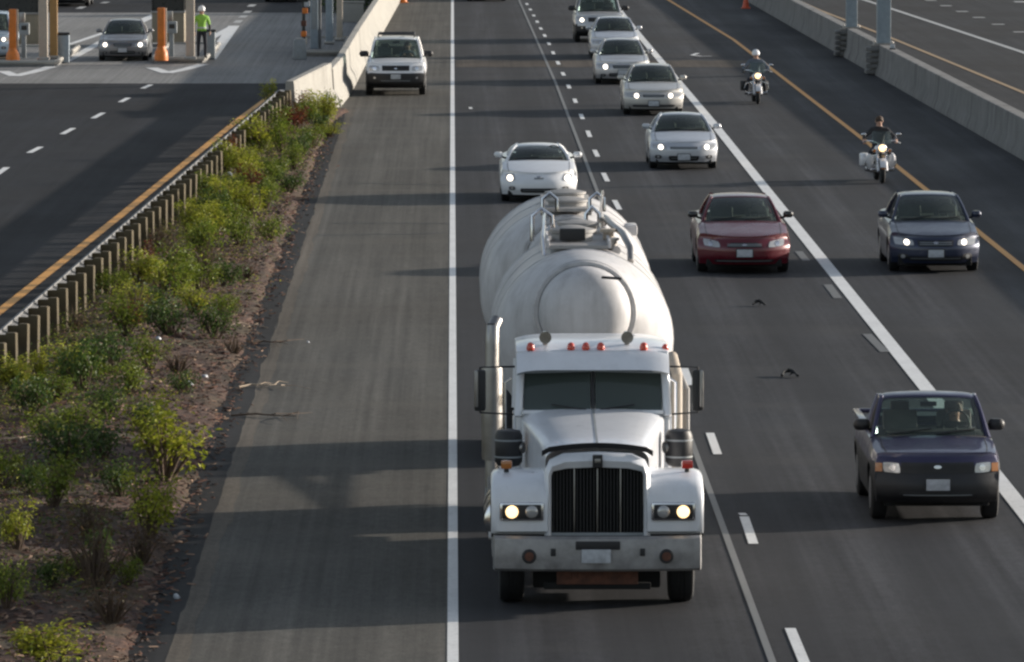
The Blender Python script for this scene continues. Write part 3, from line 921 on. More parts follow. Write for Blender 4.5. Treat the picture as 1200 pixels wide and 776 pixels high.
PL = [  # u, v of the foot, height px, width px, kind, own label
 (192, 574, 100, 86, 'yg', 'bright yellow green bush in full sun, the topmost of a pair near the shoulder edge'),
 (174, 642, 84, 62, 'yg', 'narrow yellow green bush directly below the bright bush near the shoulder edge'),
 (62, 792, 60, 90, 'yg', 'yellow green shrub cut off by the bottom edge of the picture'),
 (110, 700, 95, 85, 'dry', 'tall brown dry weed left of the truck shadow in the lower planting bed'),
 (165, 672, 60, 60, 'dry', 'thin brown weed just below the narrow yellow green bush'),
 (378, 154, 46, 26, 'yg', 'tall light green weed against the near end of the pale concrete barrier'),
 (316, 134, 40, 22, 'yg', 'tall spindly yellow green weed at the far end of the guardrail'),
 (357, 140, 30, 26, 'red', 'red leaved shrub right at the near end of the pale concrete barrier'),
 (345, 162, 36, 34, 'red', 'red leaved shrub a little before the near end of the pale concrete barrier'),
 (176, 332, 48, 26, 'red', 'red leaved shrub in the middle of the guardrail, against its posts'),
 (22, 662, 62, 44, 'yg', 'yellow green shrub at the left edge halfway up the lower planting bed'),
 (4, 582, 52, 50, 'g', 'green shrub cut by the left edge below the guardrail'),
 (8, 730, 60, 40, 'g', 'green shrub cut by the left edge near the bottom corner'),
 (62, 612, 62, 62, 'g', 'broad green shrub on bare mulch left of the yellow green bushes'),
 (76, 560, 60, 80, 'dg', 'wide dark green shrub behind the broad green one on bare mulch'),
]
more = [(100, 468, 62, 66, 'dg'), (130, 448, 50, 60, 'dg'), (34, 500, 52, 54, 'dg'), (92, 522, 44, 58, 'g'), (150, 476, 44, 50, 'g'), (22, 462, 34, 32, 'yg'), (45, 455, 40, 28, 'yg'),
 (268, 262, 45, 46, 'yg'), (285, 218, 40, 40, 'yg'), (302, 184, 44, 44, 'yg'), (332, 186, 42, 40, 'g'), (262, 212, 45, 34, 'yg'), (210, 336, 50, 50, 'g'), (240, 306, 48, 48, 'g'), (252, 266, 40, 42, 'dg'),
 (282, 296, 36, 42, 'g'), (200, 404, 46, 58, 'dg'), (236, 352, 36, 46, 'g'), (252, 404, 44, 48, 'dg'), (150, 404, 48, 50, 'g'), (176, 380, 40, 46, 'dg'), (262, 344, 34, 44, 'dg'), (310, 252, 34, 40, 'g'),
 (338, 232, 30, 34, 'dg'), (318, 286, 30, 40, 'g'), (296, 262, 34, 36, 'yg'), (320, 214, 32, 34, 'g'), (352, 190, 30, 30, 'dg'), (344, 206, 34, 26, 'g'), (366, 176, 30, 30, 'g'), (240, 240, 36, 34, 'g'), (222, 282, 40, 36, 'yg'),
 (190, 356, 40, 40, 'yg'), (228, 378, 36, 42, 'yg'), (126, 500, 40, 50, 'dg'), (60, 480, 40, 50, 'g'), (56, 530, 36, 50, 'g'), (120, 548, 46, 56, 'dg'), (140, 590, 50, 52, 'dg'), (36, 590, 40, 44, 'dg'), (104, 640, 46, 50, 'dry'),
 (130, 742, 60, 60, 'dry'), (120, 660, 40, 40, 'dg'), (176, 442, 40, 46, 'g'), (208, 446, 36, 40, 'dry'), (166, 512, 40, 46, 'dg'), (218, 470, 30, 36, 'dg'), (264, 380, 30, 34, 'g'), (290, 330, 26, 30, 'dry'), (275, 420, 26, 30, 'dry'),
 (330, 160, 36, 30, 'g'), (310, 160, 36, 26, 'dg'), (372, 160, 26, 22, 'dg'), (340, 142, 30, 24, 'dry'), (290, 236, 36, 30, 'red'), (272, 200, 40, 26, 'red'), (60, 700, 40, 40, 'dg'), (88, 690, 30, 36, 'g'), (30, 776, 40, 40, 'dry'), (150, 700, 40, 36, 'g')]
for i, (u, v, hp, wp, k, lb) in enumerate(PL):
    p = G(u, v); s = FPX / (p.y + .8)
    shrub(k, p.x, p.y, hp / s, wp / s, lb, i)
KS = {'yg': 'yellow green shrub', 'g': 'mid green shrub', 'dg': 'dark green shrub', 'red': 'red leaved shrub', 'dry': 'dry brown weed'}
r4 = random.Random(21)
for k in range(34):                       # scrub crowding the foot of the guardrail and the far end of the bed
    y = 104 + 88 * r4.random()
    x = xg(y) + .45 + 1.5 * r4.random() ** 1.3
    s_ = FPX / y
    more.append((530 + x * s_, 388 + 0 * y, r4.uniform(.4, .8) * s_, r4.uniform(.5, .9) * s_, r4.choice(['g', 'yg', 'g', 'dry', 'yg', 'red', 'g']), x, y))
ORD = ['', 'second ', 'third ', 'fourth ', 'fifth ', 'sixth ', 'seventh ', 'eighth ', 'ninth ', 'tenth ', 'eleventh ', 'twelfth ']
NUM = ['', 'one', 'two', 'three', 'four', 'five', 'six', 'seven', 'eight', 'nine', 'ten', 'eleven', 'twelve']
bunch = {}
for i, e in enumerate(more):
    u, v, hp, wp, k = e[:5]
    p = Vector((e[5], e[6], 0)) if len(e) > 5 else G(u, v)
    s_ = FPX / (p.y + .8)
    t_ = (p.x - xg(p.y)) / (-3.5 - xg(p.y))
    where = 'by the guardrail posts' if t_ < .33 else ('mid bed' if t_ < .68 else 'on the shoulder side')
    z_ = p.y
    zone = ('low in the picture' if z_ < 93 else 'left of the truck cab' if z_ < 110 else 'left of the tank' if z_ < 137 else 'level with the white coupe' if z_ < 169 else 'near the pale barrier')
    o = shrub(k, p.x, p.y, hp / s_, wp / s_, 'x', i)
    bunch.setdefault((KS[k], where, zone), []).append(o)
for (kn, where, zone), os_ in bunch.items():
    os_.sort(key=lambda o: o.location.y)
    for q, o in enumerate(os_):
        o['label'] = '%s %s, %s' % (kn, where, zone) if len(os_) == 1 else '%slowest of %s %ss %s, %s' % (ORD[q], NUM[len(os_)], kn, where, zone)
# low weeds and grass tufts between the shrubs
gm = MB(); r2 = random.Random(3)
for i in range(3400):
    y = 64 + 130 * r2.random() ** 1.3
    x0 = xg(y); t_ = r2.random() ** 1.5 * .86
    x = x0 + (-3.5 - x0) * t_
    if mnoise.noise((x * .9, y * .25, 9)) < -.12 + t_ * .34: continue
    key = r2.choice(['leaf_g', 'leaf_olive', 'leaf_dg', 'leaf_olive', 'leaf_yg', 'leaf_dry', 'leaf_dry'])
    z = bedz(x, y); hh = r2.uniform(.08, .42); ww = r2.uniform(.12, .36)
    for k in range(26):
        p = Vector((x + r2.gauss(0, ww), y + r2.gauss(0, ww * 1.4), z + hh * r2.random() ** 1.4))
        leaf(gm, p, Vector((r2.gauss(0, .7), r2.gauss(0, .7) - .3, 1)), r2.uniform(.035, .085), r2.uniform(.012, .032), key, r2)
tag(gm.build('low_weeds', ang=None, fix=False), 'low green and brown weeds scattered between the shrubs', 'weeds', kind='stuff')

# dark tree behind the barrier, top left of centre
def tree(x, y, h, w, label):
    r = random.Random(5)
    t = thing('dark_tree', label, 'tree', (x, y, 0))
    tr = MB(); tr.tube([(0, 0, -.1), (.05, 0, h * .3), (0, .05, h * .6), (.1, 0, h * .9)], [.14, .11, .08, .03], 'bark', 8)
    cr = MB()
    for s in range(20):
        a = r.uniform(0, 6.28); rr = w / 2 * r.random() ** .5
        z = h * r.uniform(.08, .95)
        c = Vector((rr * math.cos(a), rr * math.sin(a), z))
        tr.tube([(0, 0, z * .6), tuple(c * .6 + Vector((0, 0, z * .3))), tuple(c)], [.05, .035, .012], 'bark', 5)
        for k in range(190):
            d = Vector((r.gauss(0, 1), r.gauss(0, 1), r.gauss(0, .8)))
            leaf(cr, c + d * w * .11, d * .5 + Vector((0, -.2, 1)), r.uniform(.1, .18), r.uniform(.06, .1), 'leaf_dg', r)
    tr.build('trunk', t, 60, fix=False); cr.build('crown', t, None, fix=False)
p = G(421, 16); tree(p.x - .5, p.y + 1, 2.6, 3.2, 'dark green leafy tree behind the pale concrete barrier at the top edge')

# ------------------------------------------------------------ litter
def branch(u, v, L, key, label, seed, name='fallen_branch'):
    r = random.Random(seed); p = G(u, v)
    t = thing(name, label, 'branch', (p.x, p.y, bedz(p.x, p.y) + .02), r.uniform(-.3, .3))
    mb = MB(); mb.tube([(-L / 2, 0, .01), (-L * .15, .15, .03), (L * .2, -.05, .03), (L / 2, .1, .012)], [.018, .016, .012, .006], key, 6); mb.build('stick', t)
    mb = MB()
    for k in range(4):
        x = r.uniform(-.3, .45) * L
        mb.tube([(x, .02, .02), (x + .15, r.uniform(-.6, .6), .06), (x + .32, r.uniform(-1, 1), .03)], [.009, .006, .003], key, 5)
    mb.build('twigs', t)
branch(308, 490, 1.0, 'bark', 'dark bare stick lying across the edge of the shoulder', 1)
branch(305, 455, .7, 'palewood', 'pale twiggy debris at the edge of the mulch level with the truck mirrors', 2)
branch(312, 404, .5, 'bark', 'short dark stick at the edge of the mulch beside the tank', 3)
branch(28, 528, .8, 'palewood', 'pale reddish split stick lying on the mulch at far left', 4)
branch(278, 388, .5, 'palewood', 'small pale stick on the mulch near the shoulder', 6)
def scrap(u, v, r_, label, a0, a1, seed):
    p = G(u, v); r = random.Random(seed)
    t = thing('tyre_scrap', label, 'tyre scrap', (p.x, p.y, .02), group='tyre scraps on the road')
    mb = MB()
    for_pts = []
    n = 16
    for i in range(n + 1):
        a = a0 + (a1 - a0) * i / n
        for_pts.append((r_ * math.cos(a), r_ * 4.2 * math.sin(a), .02 + .05 * math.sin(math.pi * i / n)))
    mb.tube(for_pts, [.018 + .016 * math.sin(math.pi * i / n) + r.uniform(-.006, .006) for i in range(n + 1)], 'tyrescrap', 7); mb.build('tread_strip', t)
    mb = MB(); mb.tube([for_pts[4], (for_pts[6][0] * .8, for_pts[6][1] * .75, .03), (for_pts[8][0] * .7, for_pts[8][1] * .55, .015)], [.012, .012, .005], 'tyrescrap', 6); mb.build('torn_flap', t)
scrap(890, 361, .13, 'dark curved strip of torn tyre on the lane just below the maroon car', .5, 2.5, 1)
scrap(926, 444, .13, 'thin arched strip of torn tyre on the lane left of the purple pickup', .2, 2.9, 2)
def stone(u, v, s, label, seed):
    p = G(u, v); r = random.Random(seed)
    mb = MB(); mb.ball((0, 0, s * .3), (s * .6, s * .5, s * .4), 'plate', 9, 6, (r.random(), r.random(), r.random()))
    mb.v = [(x + r.gauss(0, s * .04), y + r.gauss(0, s * .04), z + r.gauss(0, s * .03)) for x, y, z in mb.v]
    o = mb.build('litter_scrap', loc=(p.x, p.y, bedz(p.x, p.y)), ang=60)
    tag(o, label, 'litter')
stone(270, 214, .16, 'white paper scrap among the shrubs at the guardrail', 1)
stone(340, 200, .15, 'white paper scrap on the mulch near the shoulder, far up the bed', 2)
stone(222, 462, .11, 'pale stone in the mulch just above the bright yellow green bush', 3)
stone(240, 446, .09, 'small pale stone in the mulch beside the shoulder edge', 4)
stone(186, 412, .09, 'pale chip among dark shrubs below the guardrail', 5)
stone(207, 702, .08, 'whitish stone at the shadowed edge of the shoulder', 6)
stone(361, 402, .05, 'tiny dark speck of debris alone on the shoulder asphalt', 7)
# ------------------------------------------------------------ cars
WHEELS = {}
def wheel_meshes(r, w):
    if (r, w) in WHEELS: return WHEELS[r, w]
    t = MB()
    t.lathe([(r * .60, -w * .5), (r * .88, -w * .5), (r * .97, -w * .42), (r, -w * .28), (r, w * .28), (r * .97, w * .42), (r * .88, w * .5), (r * .60, w * .5)], (0, 0, 0), 'x', 'black', 32)
    m = MB()
    m.lathe([(r * .62, -w * .52), (r * .58, -w * .5), (r * .54, -w * .40), (r * .54, w * .40), (r * .58, w * .5), (r * .62, w * .52)], (0, 0, 0), 'x', 'alloy', 32)
    for k in range(5):
        a = 2 * math.pi * k / 5
        for s in (-1, 1): m.box((s * w * .46, math.cos(a) * r * .32, math.sin(a) * r * .32), (.03, .09, r * .5), 'alloy', bev=.01, rot=(-(a - math.pi / 2), 0, 0))
    m.lathe([(.06, -w * .5), (.06, w * .5)], (0, 0, 0), 'x', 'alloy', 12)
    WHEELS[r, w] = (t.mesh('tyre_mesh', 40), m.mesh('rim_mesh', 40))
    return WHEELS[r, w]
def add_wheel(parent, x, y, r, w):
    tm, rm = wheel_meshes(r, w)
    o = bpy.data.objects.new('wheel', tm); COL.objects.link(o); o.parent = parent; o.location = (x, y, r)
    c = bpy.data.objects.new('rim', rm); COL.objects.link(c); c.parent = o

BASE = dict(L=4.6, W=1.78, fo=.9, wb=2.68, r=.315, zs=.2, lip=.68,
            top=[(0, .68), (.35, .78), (.75, .84), (1.30, .93), (3.75, .98), (4.3, 1.0), (4.6, .93)],
            ws0=1.28, ws1=2.10, rr=3.20, rw=3.90, zr=1.42, wbh=.74, wth=.54, bow=.42, paint='silver', nose=.86,
            gz=[(.0, .12), (.2, .08), (.34, .0), (.52, .0), (.60, .05), (.68, .16)],
            head=[(.44, .50), (.80, .53), (.80, .66), (.47, .64)], bulb=(.60, .585, .07), lit=True,
            grille=[(-.36, .55), (.36, .55), (.38, .62), (-.38, .62)], grille_key='plastic',
            intake=[(-.45, .24), (.45, .24), (.48, .36), (-.48, .36)], fog=(.66, .31, .055), plate=.44,
            clad=None, style='sedan', rack=False, mirror=None)

def car(u, v, spec, name, label, cat, rz=0.0, group=None, xoff=0):
    s = dict(BASE); s.update(spec)
    p = G(u, v)                                   # ground contact of the front wheels, middle of the car
    T = thing(name, label, cat, (p.x + xoff, p.y, 0), rz, group)
    L, W_, fo, wb, r, zs = s['L'], s['W'], s['fo'], s['wb'], s['r'], s['zs']
    hw0 = W_ / 2; pk = s['paint']; ya = (fo, fo + wb); ra = r + .055
    topc = curve(s['top']); gzc = curve(s['gz'])
    fpl = curve([(0, s['nose']), (.22, .945), (.75, 1), (L - .9, 1), (L - .25, .95), (L, .88)])
    fz = curve([(0, .955), (.3, .985), (.55, 1), (.8, .985), (1, .935)])
    def hw(y, z):
        t = (z - zs) / max(.1, topc(min(max(y, .3), L - .3)) - zs)
        return hw0 * fpl(y) * fz(min(1, max(0, t)))
    def zt(x, y):
        a = min(1, abs(x) / (hw0 * fpl(y)))
        return topc(y) - .045 * a ** 2 - .05 * max(0, (a - .82) / .18) ** 2
    def yf(x, z): return s['bow'] * (abs(x) / hw0) ** 2.4 + gzc(z)
    def yr(x, z):
        t = (z - zs) / (topc(L) - zs)
        return L - .22 * (abs(x) / hw0) ** 2.6 - .10 * max(0, t - .6) / .4 - .06 * max(0, .3 - t) / .3
    def zb(y):
        z = zs + (.05 if y > L - .5 else 0)
        for a in ya:
            if abs(y - a) < ra: z = max(z, r + math.sqrt(max(0, ra * ra - (y - a) ** 2)))
        return z
    def P(a, yb, c):
        y = yb
        for _ in range(3):
            z = zb(y); x = a * hw(y, z + (topc(y) - z) * c)
            z = z + (zt(x, y) - z) * c
            if yb <= 1.0: y = yb + yf(x, z) * max(0, 1 - yb / 1.0) ** 2
            elif yb >= L - .6: y = yb + (yr(x, z) - L) * max(0, 1 - (L - yb) / .6) ** 2
        return (x, y, z)
    ys = sorted(set([round(q, 4) for q in lin(0, L, 46)] + [round(a + ra * math.cos(t), 4) for a in ya for t in lin(0, math.pi, 15)] + [.02, .05, .09, L - .03]))
    As = [-1, -.97, -.92, -.84] + lin(-.72, .72, 13) + [.84, .92, .97, 1]
    cs = [0, .06, .14, .24, .36, .48, .6, .7, .78, .85, .91, .96, 1]
    y0c, y1c = s['ws0'] + .10, (s['rw'] - .12 if s['style'] != 'pickup' else s['rw'] - .05)
    clad = s['clad']
    def sidekey(c):
        if clad and c[2] < clad: return 'plastic'
    def topkey(c):
        if y0c < c[1] < y1c and abs(c[0]) < s['wbh'] - .04: return 'interior'
        if s['style'] == 'pickup' and s['rw'] + .12 < c[1] < L - .1 and abs(c[0]) < hw0 - .12: return 'plastic'
    mb = MB()
    mb.grid(lambda a, y: P(a, y, 1), As, ys, pk, keyfn=topkey)
    mb.grid(lambda a, y: P(a, y, 0), As, ys, 'under', flip=True)
    mb.grid(lambda y, c: P(-1, y, c), ys, cs, pk, keyfn=sidekey); mb.grid(lambda y, c: P(1, y, c), ys, cs, pk, keyfn=sidekey)
    mb.grid(lambda a, c: P(a, 0, c), As, cs, pk, keyfn=sidekey); mb.grid(lambda a, c: P(a, L, c), As, cs, pk, keyfn=sidekey)
    # shut lines of the bonnet and the bumper
    def topstrip(pts, w):
        q = MB()
    for sx in (-1, 1):
        ysq = lin(.30, s['ws0'] - .06, 10)
        mb.grid(lambda k, y: (sx * (hw0 * .80 * fpl(y)) + k, y, zt(sx * (hw0 * .80 * fpl(y)) + k, y) + .003), [-.006, .006], ysq, 'under')
    fl = .02
    def fpt(x, z, off=0.0): return (x, yf(x, z) - off, z)
    def patch(mbx, quad, key, off, n=9, m=5, skirt=.02, super_=None):
        """quad of (x,z) corners laid on the nose; super_: round the outline"""
        def q(u, w):
            if super_:
                a, b = 2 * u - 1, 2 * w - 1
                a2 = a * math.sqrt(1 - b * b * .5 * super_); b2 = b * math.sqrt(1 - a * a * .5 * super_)
                u, w = (a2 + 1) / 2, (b2 + 1) / 2
            x = (quad[0][0] * (1 - u) + quad[1][0] * u) * (1 - w) + (quad[3][0] * (1 - u) + quad[2][0] * u) * w
            z = (quad[0][1] * (1 - u) + quad[1][1] * u) * (1 - w) + (quad[3][1] * (1 - u) + quad[2][1] * u) * w
            return x, z
        us, ws = lin(0, 1, n), lin(0, 1, m)
        mbx.grid(lambda u, w: fpt(*q(u, w), off), us, ws, key)
        for e in ((0, None), (1, None), (None, 0), (None, 1)):
            line = [(e[0], w) for w in ws] if e[0] is not None else [(u, e[1]) for u in us]
            mbx.grid(lambda k, d: fpt(*q(*line[k]), off - d), list(range(len(line))), [0, off + skirt], key)
        return mbx
    mb.build('body', T, 42, loc=(0, -fo, 0))
    off = (0, -fo, 0)
    def part(mbx, nm, par=T, ang=40):
        o = mbx.build(nm, par, ang); o.location = off if par is T else (0, 0, 0); return o
    # lamps
    for sx in (-1, 1):
        hq = [(sx * x, z) for x, z in s['head']]
        hmb = MB(); patch(hmb, hq, 'lens', .012, 10, 6, super_=.35)
        h = part(hmb, 'headlight')
        bx, bz, br = s['bulb']
        br *= .85
        b = MB(); patch(b, [(sx * (bx - br), bz - br), (sx * (bx + br), bz - br), (sx * (bx + br), bz + br), (sx * (bx - br), bz + br)], 'lamp_on' if s['lit'] else 'chrome', .022, 8, 8, .0, super_=1.0)
        part(b, 'bulb', h)
        if s.get('amber'):
            ax, az, aw, ah = s['amber']
            a = MB(); patch(a, [(sx * (ax - aw), az - ah), (sx * (ax + aw), az - ah), (sx * (ax + aw), az + ah), (sx * (ax - aw), az + ah)], 'amber', .018, 5, 4)
            part(a, 'indicator')
        if s['fog']:
            fx, fz_, fr = s['fog']
            f = MB(); patch(f, [(sx * (fx - fr * 1.7), fz_ - fr), (sx * (fx + fr * 1.7), fz_ - fr), (sx * (fx + fr * 1.7), fz_ + fr), (sx * (fx - fr * 1.7), fz_ + fr)], 'plastic', .006, 6, 5, super_=.8)
            patch(f, [(sx * fx - fr * .7, fz_ - fr * .7), (sx * fx + fr * .7, fz_ - fr * .7), (sx * fx + fr * .7, fz_ + fr * .7), (sx * fx - fr * .7, fz_ + fr * .7)], 'lens', .012, 6, 6, super_=1.0)
            part(f, 'fog_light')
        zq = topc(L) - .12
        tl_ = MB(); tl_.box((sx * hw0 * .72, L - .16, zq - .06), (.3, .14, .16), 'redlens', bev=.03, rot=(0, 0, -sx * .25)); part(tl_, 'tail_light')
        # mirror
        m = MB(); my, mz = s['ws0'] + .52, topc(s['ws0']) + .07
        mx, mh = (.105, .07) if not s['mirror'] else s['mirror']
        m.ball((sx * (hw0 * .955 + mx * .62), my, mz + mh * .4), (mx, .075, mh), s.get('mirror_key', pk), 14, 9)
        m.v = [(x, y, (mz + mh * .4) + math.copysign(min(abs(z - mz - mh * .4) * 1.25, mh * .92), z - mz - mh * .4)) for x, y, z in m.v]
        m.tube([(sx * (hw0 - .16), my + .03, mz - .06), (sx * (hw0 + .02), my, mz)], [.03, .022], 'plastic', 6)
        mo = part(m, 'mirror')
        g_ = MB(); g_.box((sx * (hw0 * .955 + mx * .62), my + .07, mz + mh * .4), (mx * 1.4, .012, mh * 1.3), 'chrome', bev=.004); part(g_, 'mirror_glass', mo)
    g = MB(); patch(g, s['grille'], s['grille_key'], .006, 12, 6)
    gx0, gx1 = s['grille'][0][0], s['grille'][1][0]; gz0, gz1 = s['grille'][0][1], s['grille'][2][1]
    for k in range(2 if gz1 - gz0 < .12 else 4):
        zc = gz0 + (gz1 - gz0) * (k + 1) / (3 if gz1 - gz0 < .12 else 5)
        patch(g, [(gx0 * .94, zc - .006), (gx1 * .94, zc - .006), (gx1 * .94, zc + .006), (gx0 * .94, zc + .006)], s.get('slat', 'greybox'), .014, 10, 2)
    part(g, 'grille')
    if s.get('badge'):
        b = MB(); bz = s['badge']; q = [(-.05, bz - .022), (.05, bz - .022), (.05, bz + .022), (-.05, bz + .022)]
        patch(b, q, 'chrome', .02, 8, 6, super_=1.0); part(b, 'badge')
    if s['intake']:
        g = MB(); patch(g, s['intake'], 'plastic', .006, 12, 5, super_=.25)
        ix, iz = s['intake'][1][0], (s['intake'][0][1] + s['intake'][2][1]) / 2
        patch(g, [(-ix * .9, iz - .006), (ix * .9, iz - .006), (ix * .9, iz + .006), (-ix * .9, iz + .006)], 'greybox', .012, 10, 2)
        part(g, 'lower_intake')
    if s.get('trim'):
        g = MB()
        for tz, th, tk in s['trim']:
            patch(g, [(-hw0 * .84, tz - th), (hw0 * .84, tz - th), (hw0 * .84, tz + th), (-hw0 * .84, tz + th)], tk, .008, 22, 3)
        part(g, 'bumper_trim')
    if s['plate']:
        b = MB(); b.box((0, yf(0, s['plate']) - .022, s['plate']), (.31, .014, .155), 'plate', bev=.006)
        pl = part(b, 'license_plate')
        f = MB()
        for zz in (-.082, .082): f.box((0, yf(0, s['plate']) - .022, s['plate'] + zz), (.335, .02, .016), 'plastic', bev=.004)
        for xx in (-.162, .162): f.box((xx, yf(0, s['plate']) - .022, s['plate']), (.016, .02, .15), 'plastic', bev=.004)
        part(f, 'plate_frame', pl)
    for a in ya:
        for sx in (-1, 1): add_wheel(T, sx * (hw0 - .13), a - fo, r, .21)
    ub = MB(); zu = zs - .05
    ub.box((0, L / 2 + .1, zu + .10), (W_ - .50, L - 1.0, .22), 'under', bev=.04)
    ub.box((0, .42, zs + .02), (W_ * .80, .30, .16), 'under', bev=.03)
    for a in ya: ub.box((0, a, r * .8), (W_ - .4, .14, .12), 'under', bev=.02)
    part(ub, 'underbody')
    # greenhouse
    z0 = topc(s['ws0']) - .012; z1 = s['zr']; ws0, ws1, rr, rw = s['ws0'], s['ws1'], s['rr'], s['rw']
    wbh, wth = s['wbh'], s['wth']; zq = topc(rw) - .01
    van = s['style'] == 'suv'
    wbr = wbh if s['style'] in ('suv', 'pickup') else wbh * .93
    wtr = wth if s['style'] in ('suv', 'pickup') else wth * .93
    B = lambda q: Vector((q * wbh, ws0 + .26 * abs(q) ** 2, z0 - .03 * q * q))
    Tt = lambda q: Vector((q * wth, ws1 + .12 * abs(q) ** 2, z1 - .035 - .03 * q * q))
    def wsp(q, t):
        p = B(q).lerp(Tt(q), t); p.z += .05 * math.sin(math.pi * t); p.y -= .02 * math.sin(math.pi * t); return p
    g = MB(); g.grid(wsp, lin(-.96, .96, 15), lin(.02, .96, 8), 'glass'); part(g, 'windshield')
    Br = lambda q: Vector((q * wbr, rw - .16 * q * q, zq - .02 * q * q)); Tr = lambda q: Vector((q * wtr, rr - .06 * q * q, z1 - .035 - .03 * q * q))
    def rwp(q, t):
        p = Br(q).lerp(Tr(q), t); p.z += .03 * math.sin(math.pi * t); return p
    g = MB(); g.grid(rwp, lin(-.92, .92, 11), lin(.08, .94, 6), 'glass'); part(g, 'rear_window')
    rf = MB()
    def roofp(q, t):
        a = Tt(q); b = Tr(q); p = a.lerp(b, t); p.z = z1 - .035 - .03 * q * q - .018 * max(0, abs(q) - .85) / .15 + .035 * math.sin(math.pi * min(1, max(0, t))) ** .6; return p
    qs = [-1.03, -1, -.95, -.88] + lin(-.75, .75, 9) + [.88, .95, 1, 1.03]
    rf.grid(roofp, qs, [0, .03, .08, .16, .3, .5, .7, .85, .95, 1], pk)
    rf.grid(lambda q, t: Vector(roofp(q, t)) - Vector((0, 0, .035)), qs, [0, .5, 1], 'interior')
    rf.tube([tuple(Vector(roofp(q, 0)) - Vector((0, 0, .015))) for q in lin(-1, 1, 11)], .022, pk, 6)
    rf.tube([tuple(Vector(roofp(q, 1)) - Vector((0, 0, .015))) for q in lin(-1, 1, 11)], .022, pk, 6)
    part(rf, 'roof', ang=50)
    for sx in (-1, 1):
        a0 = Vector(B(sx)) + Vector((sx * .01, 0, -.02)); a1 = Vector(Tt(sx))
        c0 = Vector(Br(sx)); c1 = Vector(Tr(sx))
        pm = MB()
        pm.tube([a0 - Vector((0, .02, 0)), wsp(sx, .25), wsp(sx, .5), wsp(sx, .75), a1], [.05, .038, .034, .034, .034], pk, 8)
        pm.tube([Vector(roofp(sx, t)) - Vector((0, 0, .02)) for t in lin(0, 1, 8)], .036, pk, 8)
        cw = .34 if s['style'] == 'sedan' else (.22 if s['style'] != 'pickup' else .16)
        pm.tube([c0 - Vector((0, .06, .03)), c0.lerp(c1, .5) + Vector((0, -.03, .02)), c1], [.07, .06, .045], pk, 8)
        # rear quarter panel
        pm.add([c0 - Vector((0, 0, .03)), c0 - Vector((0, cw, .03)), c1 - Vector((0, cw * .6, 0)), c1], [[0, 1, 2, 3]], pk)
        ymid = (ws1 + rr) / 2 - .05
        fr = lambda y: (y - ws0 - .26) / max(.1, rw - .16 - ws0 - .26)
        bb = a0.lerp(c0, min(1, max(0, fr(ymid)))); bt = a1.lerp(c1, (ymid - a1.y) / (c1.y - a1.y))
        pm.tube([bb - Vector((0, 0, .03)), bb.lerp(bt, .5) + Vector((sx * .015, 0, 0)), bt], .034, 'plastic', 6)
        part(pm, 'pillar')
        for (p0, p1, p2, p3) in ((a0 + Vector((0, .10, .0)), bb, bt, a1 + Vector((0, .06, -.02))), (bb, c0 - Vector((0, cw, 0)), c1 - Vector((0, cw * .6, .02)), bt)):
            if s['style'] == 'pickup' and p0 is bb: continue
            g = MB(); g.grid(lambda u, w: (p0.lerp(p1, u)).lerp(p3.lerp(p2, u), w) + Vector((sx * (.03 * math.sin(math.pi * w) - .01), 0, 0)), lin(0, 1, 6), lin(0, 1, 6), 'glass'); part(g, 'side_window')
        # front seat
        st = MB(); sy = ws1 + .32
        hz = min(topc(sy) + .33, z1 - .21)
        st.box((sx * .36, sy, hz - .27), (.46, .13, .46), 'seat', bev=.05, rot=(-.25, 0, 0))
        st.box((sx * .36, sy + .07, hz), (.25, .09, .15), 'seat', bev=.035); part(st, 'seat')
        w_ = MB(); x0 = -.55 if sx < 0 else .05
        base = [wsp((x0 + .55 * t) / wbh, .04 + .10 * t * (1 if sx > 0 else 1)) - Vector((0, .02, -.012)) for t in lin(0, 1, 4)]
        w_.tube(base, .009, 'plastic', 5); part(w_, 'wiper')
    d = MB(); d.box((0, ws0 + .42, topc(ws0) + .015), (wbh * 1.6, .42, .05), 'interior', bev=.02); part(d, 'dashboard')
    st = MB(); st.torus((.36, ws1 - .05, topc(ws1) + .10), .175, .014, 'y', 'plastic', 22, 7)
    st.tube([(.36, ws1 - .03, topc(ws1) + .10), (.36, ws1 - .25, topc(ws1) - .02)], .02, 'plastic', 6); st.box((.36, ws1 - .05, topc(ws1) + .1), (.3, .02, .05), 'plastic', bev=.008); part(st, 'steering_wheel')
    rm = MB(); rm.box((0, ws1 + .06, z1 - .15), (.22, .03, .065), 'plastic', bev=.015); part(rm, 'rear_view_mirror')
    if s['style'] in ('sedan', 'suv', 'coupe'):
        b = MB(); b.box((0, rr - .1, min(topc(rr) + .08, z1 - .32)), (wbr * 1.5, .16, .34), 'seat', bev=.05, rot=(-.2, 0, 0)); part(b, 'rear_seat')
    if s['rack']:
        k = MB()
        for sx in (-1, 1): k.tube([(sx * wth * .86, ws1 + .35, z1 + .0), (sx * wth * .86, ws1 + .42, z1 + .075), (sx * wth * .86, rr - .2, z1 + .075), (sx * wth * .86, rr - .12, z1)], .02, 'plastic', 7)
        for yy in (ws1 + .5, (ws1 + rr) / 2, rr - .35): k.box((0, yy, z1 + .085), (wth * 1.74, .06, .035), 'plastic', bev=.01)
        part(k, 'roof_rack')
